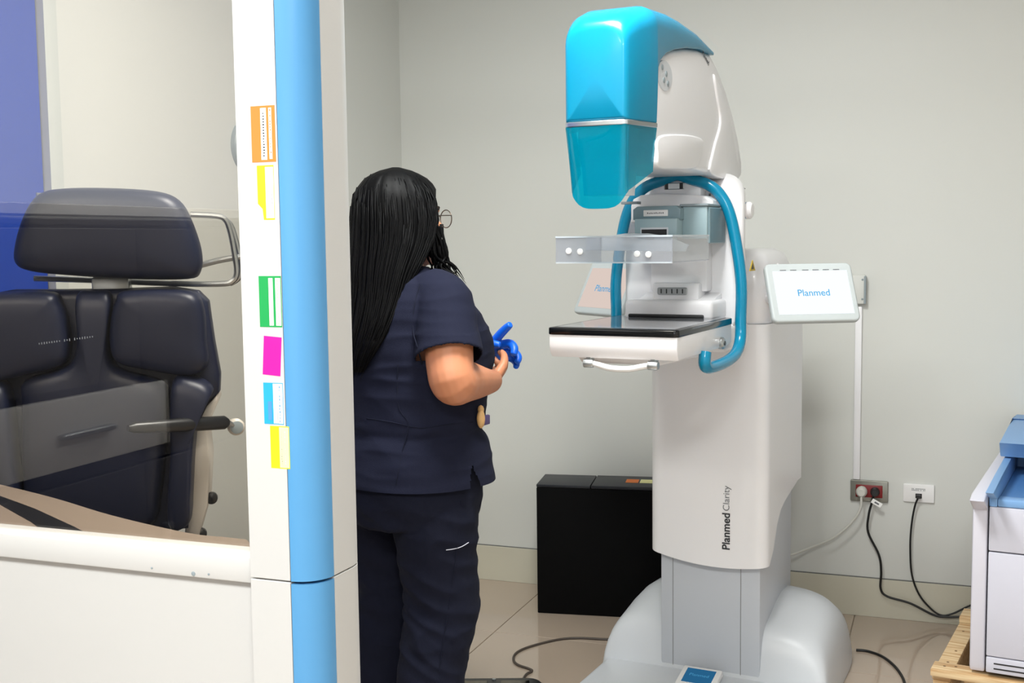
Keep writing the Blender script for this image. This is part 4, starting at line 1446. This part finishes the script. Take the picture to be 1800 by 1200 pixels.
# side slits and back hem curve
bm = bmesh.new()
bm.from_mesh(me)
dele = []
HEM, SLT = .800, .856
for f_ in bm.faces:
    c = f_.calc_center_median()
    if c.z < HEM:
        dele.append(f_)
        continue
    if c.z < SLT + .01:
        az = math.atan2(c.y, c.x)
        for s0 in (0.06, PI - .06):
            dlt = (az - s0 + PI) % (2 * PI) - PI
            if abs(c.x) > .1 and abs(dlt) * .22 < .020 * max(0, (SLT - c.z) / (SLT - HEM)):
                dele.append(f_)
                break
    for sh_, d, L_ in SLEEVE:
        q = c - sh_
        a_ = q.dot(d)
        if L_ - .03 < a_ < L_ + .015 and f_.normal.dot(d) > .78 and (q - d * a_).length < .085:
            dele.append(f_)
            break
dele = list(set(dele))
bmesh.ops.delete(bm, geom=dele, context='FACES')
for v in bm.verts:                                   # clean hems
    if v.is_boundary:
        if v.co.z < HEM + .008:
            v.co.z = HEM
        for sh_, d, L_ in SLEEVE:
            q = v.co - sh_
            a_ = q.dot(d)
            if abs(a_ - L_) < .012 and abs(v.co.x) > .12:
                v.co += d * (L_ - a_)
bm.to_mesh(me)
bm.free()
tp = link('scrub_top', me, 'scrub', pe, 180, 'navy short sleeved scrub top with side slits')
tree = BVHTree.FromObject(tp, bpy.context.evaluated_depsgraph_get())
def on_surface(tree, px, py, lift=.002):
    o = Vector(CAM) - Vector(PS.o)
    d = Vector(ray(px, py)).normalized()
    toL = lambda v: Vector((v.dot(Vector(PS.ax[0])), v.dot(Vector(PS.ax[1])), v.z))
    ol, dl = toL(o), toL(d)
    h = tree.ray_cast(ol, dl)
    return (h[0] + h[1] * lift, h[1]) if h[0] else (None, None)
# seams on the back of the top and the pocket edge
def seam(name, px, r, mat, parent, tree):
    P = [on_surface(tree, x, y, r * .3)[0] for x, y in px]
    P = [p for p in P if p]
    if len(P) > 1:
        B().tube(P, r, 6, 3).obj(name, mat, parent)
seam('seam', [(700, 640), (698, 680), (702, 720), (718, 745), (708, 790), (700, 830), (696, 852)], .0014, 'scrub2', tp, tree)
seam('seam', [(738, 500), (728, 540), (726, 580), (734, 610), (742, 640)], .0016, 'scrub2', tp, tree)
seam('seam', [(645, 735), (690, 742), (740, 752), (790, 745), (830, 742)], .0016, 'scrub2', tp, tree)
# pocket opening and badge
p0, n0 = on_surface(tree, 838, 734, .012)
if p0:
    bd = B()
    Rb = basis(p0, n0.cross(Vector((0, 0, 1))), (0, 0, 1))
    bd.ball((0, 0, 0), (.012, .024, .010), 14)
    bd.ball((-.004, .022, .002), (.008, .012, .008), 12)
    bmesh.ops.transform(bd.bm, matrix=Rb, verts=bd.bm.verts)
    bg = bd.obj('pocket_charm', 'tan', tp, label='tan charm clipped at the pocket')
    bd = B().box(-.038, -.006, -.018, .006, -.006, .004, .003, 2, mat=Rb)
    bd.obj('pocket_badge', 'purple', tp)

# --- trousers
b = B()
b.loft(rings_of([(.70, 0, -.012, .185, .150), (.76, 0, -.012, .205, .168), (.84, 0, -.008, .205, .165), (.90, 0, 0, .19, .155)], 56))
for sx in (-1, 1):
    b.tube([(sx * .098, -.012, .78), (sx * .105, -.01, .70), (sx * .105, -.002, .60), (sx * .105, .008, .48), (sx * .102, -.018, .36), (sx * .100, -.035, .22), (sx * .100, -.035, .06)],
           [.106, .106, .098, .088, .083, .083, .082], 30, 5)
me = remesh(b, .0055, 4)
def trf(p):
    a = fold(Vector((p.x, p.y, p.z + p.x * .5 + p.y * .4)), 5, 17, .0065)
    a += fold(p, 12, 20, .0025)
    k = math.exp(-((p.z - .45) / .09) ** 2) + .7 * math.exp(-((p.z - .72) / .06) ** 2) + .5
    return a * k
displace(me, trf)
tr_ = link('trousers', me, 'scrub2', pe, 180, 'loose navy scrub trousers')
tree2 = BVHTree.FromObject(tr_, bpy.context.evaluated_depsgraph_get())
P = [on_surface(tree2, x, y, .0012)[0] for x, y in ((784, 966), (798, 964), (811, 960), (823, 953))]
P = [p for p in P if p]
if len(P) > 1:
    B().tube(P, .0010, 6, 3).obj('reflective_trim', 'printer', tr_, label='thin pale trim on the thigh')
seam('seam', [(810, 880), (806, 940), (798, 1000), (790, 1060), (780, 1120), (772, 1180)], .0014, 'scrub2', tr_, tree2)
for sx in (-1, 1):
    sh_ = B().loft([ell(sx * .103, .035, z, a, bq, 28, 2.6) for z, a, bq in ((0, .044, .128), (.012, .047, .132), (.03, .047, .131), (.05, .042, .12), (.07, .036, .095), (.085, .03, .06))])
    sh_.obj('shoe', 'dark', pe)

# --- hair
def hair_r(t, z):
    """t: angle from straight back (0), +-pi = face.  Returns lateral a, depth b, centre y"""
    tab = [(1.08, .050, .010, -.178), (1.12, .085, .018, -.172), (1.16, .108, .028, -.160), (1.20, .118, .040, -.138), (1.26, .120, .054, -.110), (1.32, .116, .072, -.075), (1.37, .112, .094, -.042), (1.42, .110, .112, -.016), (1.47, .107, .120, -.006), (1.52, .098, .118, -.006), (1.55, .084, .107, -.008), (1.575, .064, .082, -.011), (1.592, .040, .050, -.012), (1.602, .008, .010, -.012)]
    return lerp_table(tab, z)
zs = [1.602, 1.599, 1.594, 1.586, 1.575, 1.562, 1.548, 1.53, 1.51, 1.49, 1.47, 1.45, 1.43, 1.41, 1.39, 1.37, 1.34, 1.31, 1.28, 1.25, 1.22, 1.19, 1.16, 1.13, 1.10, 1.085]
rings = []
N = 120
for z in zs:
    a, bq, cy_ = hair_r(0, z)
    ring = []
    for k in range(N):
        t = 2 * PI * k / N - PI / 2              # -pi/2 = straight back
        dx, dy = math.cos(t), math.sin(t)
        az = abs((t + PI / 2 + PI) % (2 * PI) - PI)  # 0 back .. pi front
        g_ = 1 + .035 * noise.noise(Vector((dx * 9, dy * 9, z * 1.5))) + .02 * noise.noise(Vector((dx * 26, dy * 26, z * 2)))
        x_, y_ = a * dx * g_, bq * dy * g_
        face = 0.0
        if z < 1.56:                               # open over the face
            lim = 2.08
            face = min(1, max(0, (az - lim) / .22)) * min(1, max(0, (1.56 - z) / .07))
        sc = 1 - face * .30
        if face > 0 and z < 1.38:
            sc = 1 - face * .55
        p = Vector((x_ * sc, cy_ + y_ * sc, z))
        if z > 1.36:
            p = HEADR @ p
        else:
            w_ = max(0, min(1, (z - 1.26) / .10))
            p = (HEADR @ p) * w_ + Vector((p.x - .012, p.y, p.z)) * (1 - w_)
        ring.append(p)
    rings.append(ring)
hr_ = B().loft(rings).obj('hair', 'hair', pe, 180, label='long straight black hair')
# loose strands following the fall of the hair
b = B()
random.seed(11)
for k in range(230):
    t = -PI / 2 + random.uniform(-1.95, 1.95)
    z0, zend = random.uniform(1.44, 1.585), random.uniform(1.05, 1.26)
    if abs(t + PI / 2) > 1.5:
        zend = random.uniform(1.24, 1.34)
    pts = []
    lift = random.uniform(.998, 1.05)
    tw = random.uniform(-.12, .12)
    for j in range(9):
        z = z0 + (zend - z0) * j / 8
        a, bq, cy_ = hair_r(0, z)
        tt = t + tw * (j / 8) ** 2
        p = Vector((a * math.cos(tt) * lift, cy_ + bq * math.sin(tt) * lift, z))
        if z > 1.36:
            p = HEADR @ p
        else:
            w_ = max(0, min(1, (z - 1.26) / .10))
            p = (HEADR @ p) * w_ + Vector((p.x - .012, p.y, p.z)) * (1 - w_)
        pts.append(p)
    b.tube(pts, [.0012, .0022, .0026, .0026, .0026, .0024, .002, .0014, .0004], 5, 1)
# side locks beside the cheek, ending past the shoulder
for k in range(46):
    t = random.uniform(1.6, 2.35) - PI / 2
    a, bq, cy_ = hair_r(0, 1.46)
    p0 = HEADR @ Vector((a * math.cos(t) * 1.0, cy_ + bq * math.sin(t) * 1.0, 1.46))
    p1 = HEADR @ Vector((.096 + random.uniform(-.012, .008), .045 + random.uniform(-.03, .025), 1.39))
    p2 = Vector((.10 + random.uniform(-.02, .02), .04 + random.uniform(-.03, .03), 1.335))
    p3 = p2 + Vector((random.uniform(0, .035), random.uniform(-.01, .03), random.uniform(-.05, -.02)))
    b.tube([p0, p1, p2, p3], [.0008, .0036, .0022, .0004], 6, 5)
b.obj('hair_strands', 'hair', hr_, 180)

# --- spectacles
gs = B()
for sx in (-1, 1):
    c = Vector((sx * .035, .116, 1.474))
    ring = []
    for k in range(28):
        t = 2 * PI * k / 28
        ring.append(HV(c.x + .026 * math.cos(t), c.y - .25 * abs(c.x + .026 * math.cos(t)) ** 1.6, c.z + .0225 * math.sin(t)))
    gs.tube(ring, .0013, 6, closed=True)
    gs.tube([HV(sx * .061, .112, 1.482), HV(sx * .072, .100, 1.482), HV(sx * .08, .05, 1.481), HV(sx * .08, .0, 1.478)], .0013, 6, 3)
gs.tube([HV(-.0095, .1155, 1.478), HV(0, .118, 1.482), HV(.0095, .1155, 1.478)], .0012, 6, 3)
sp_ = gs.obj('spectacles', 'wire', pe)
for sx in (-1, 1):
    ring = [HV(sx * .035 + .0255 * math.cos(t), .116 - .25 * abs(sx * .035 + .0255 * math.cos(t)) ** 1.6, 1.474 + .022 * math.sin(t)) for t in [2 * PI * k / 28 for k in range(28)]]
    bm = bmesh.new()
    bm.faces.new([bm.verts.new(p) for p in ring])
    me = bpy.data.meshes.new('lens')
    bm.to_mesh(me)
    bm.free()
    link('lens', me, 'lens', sp_)
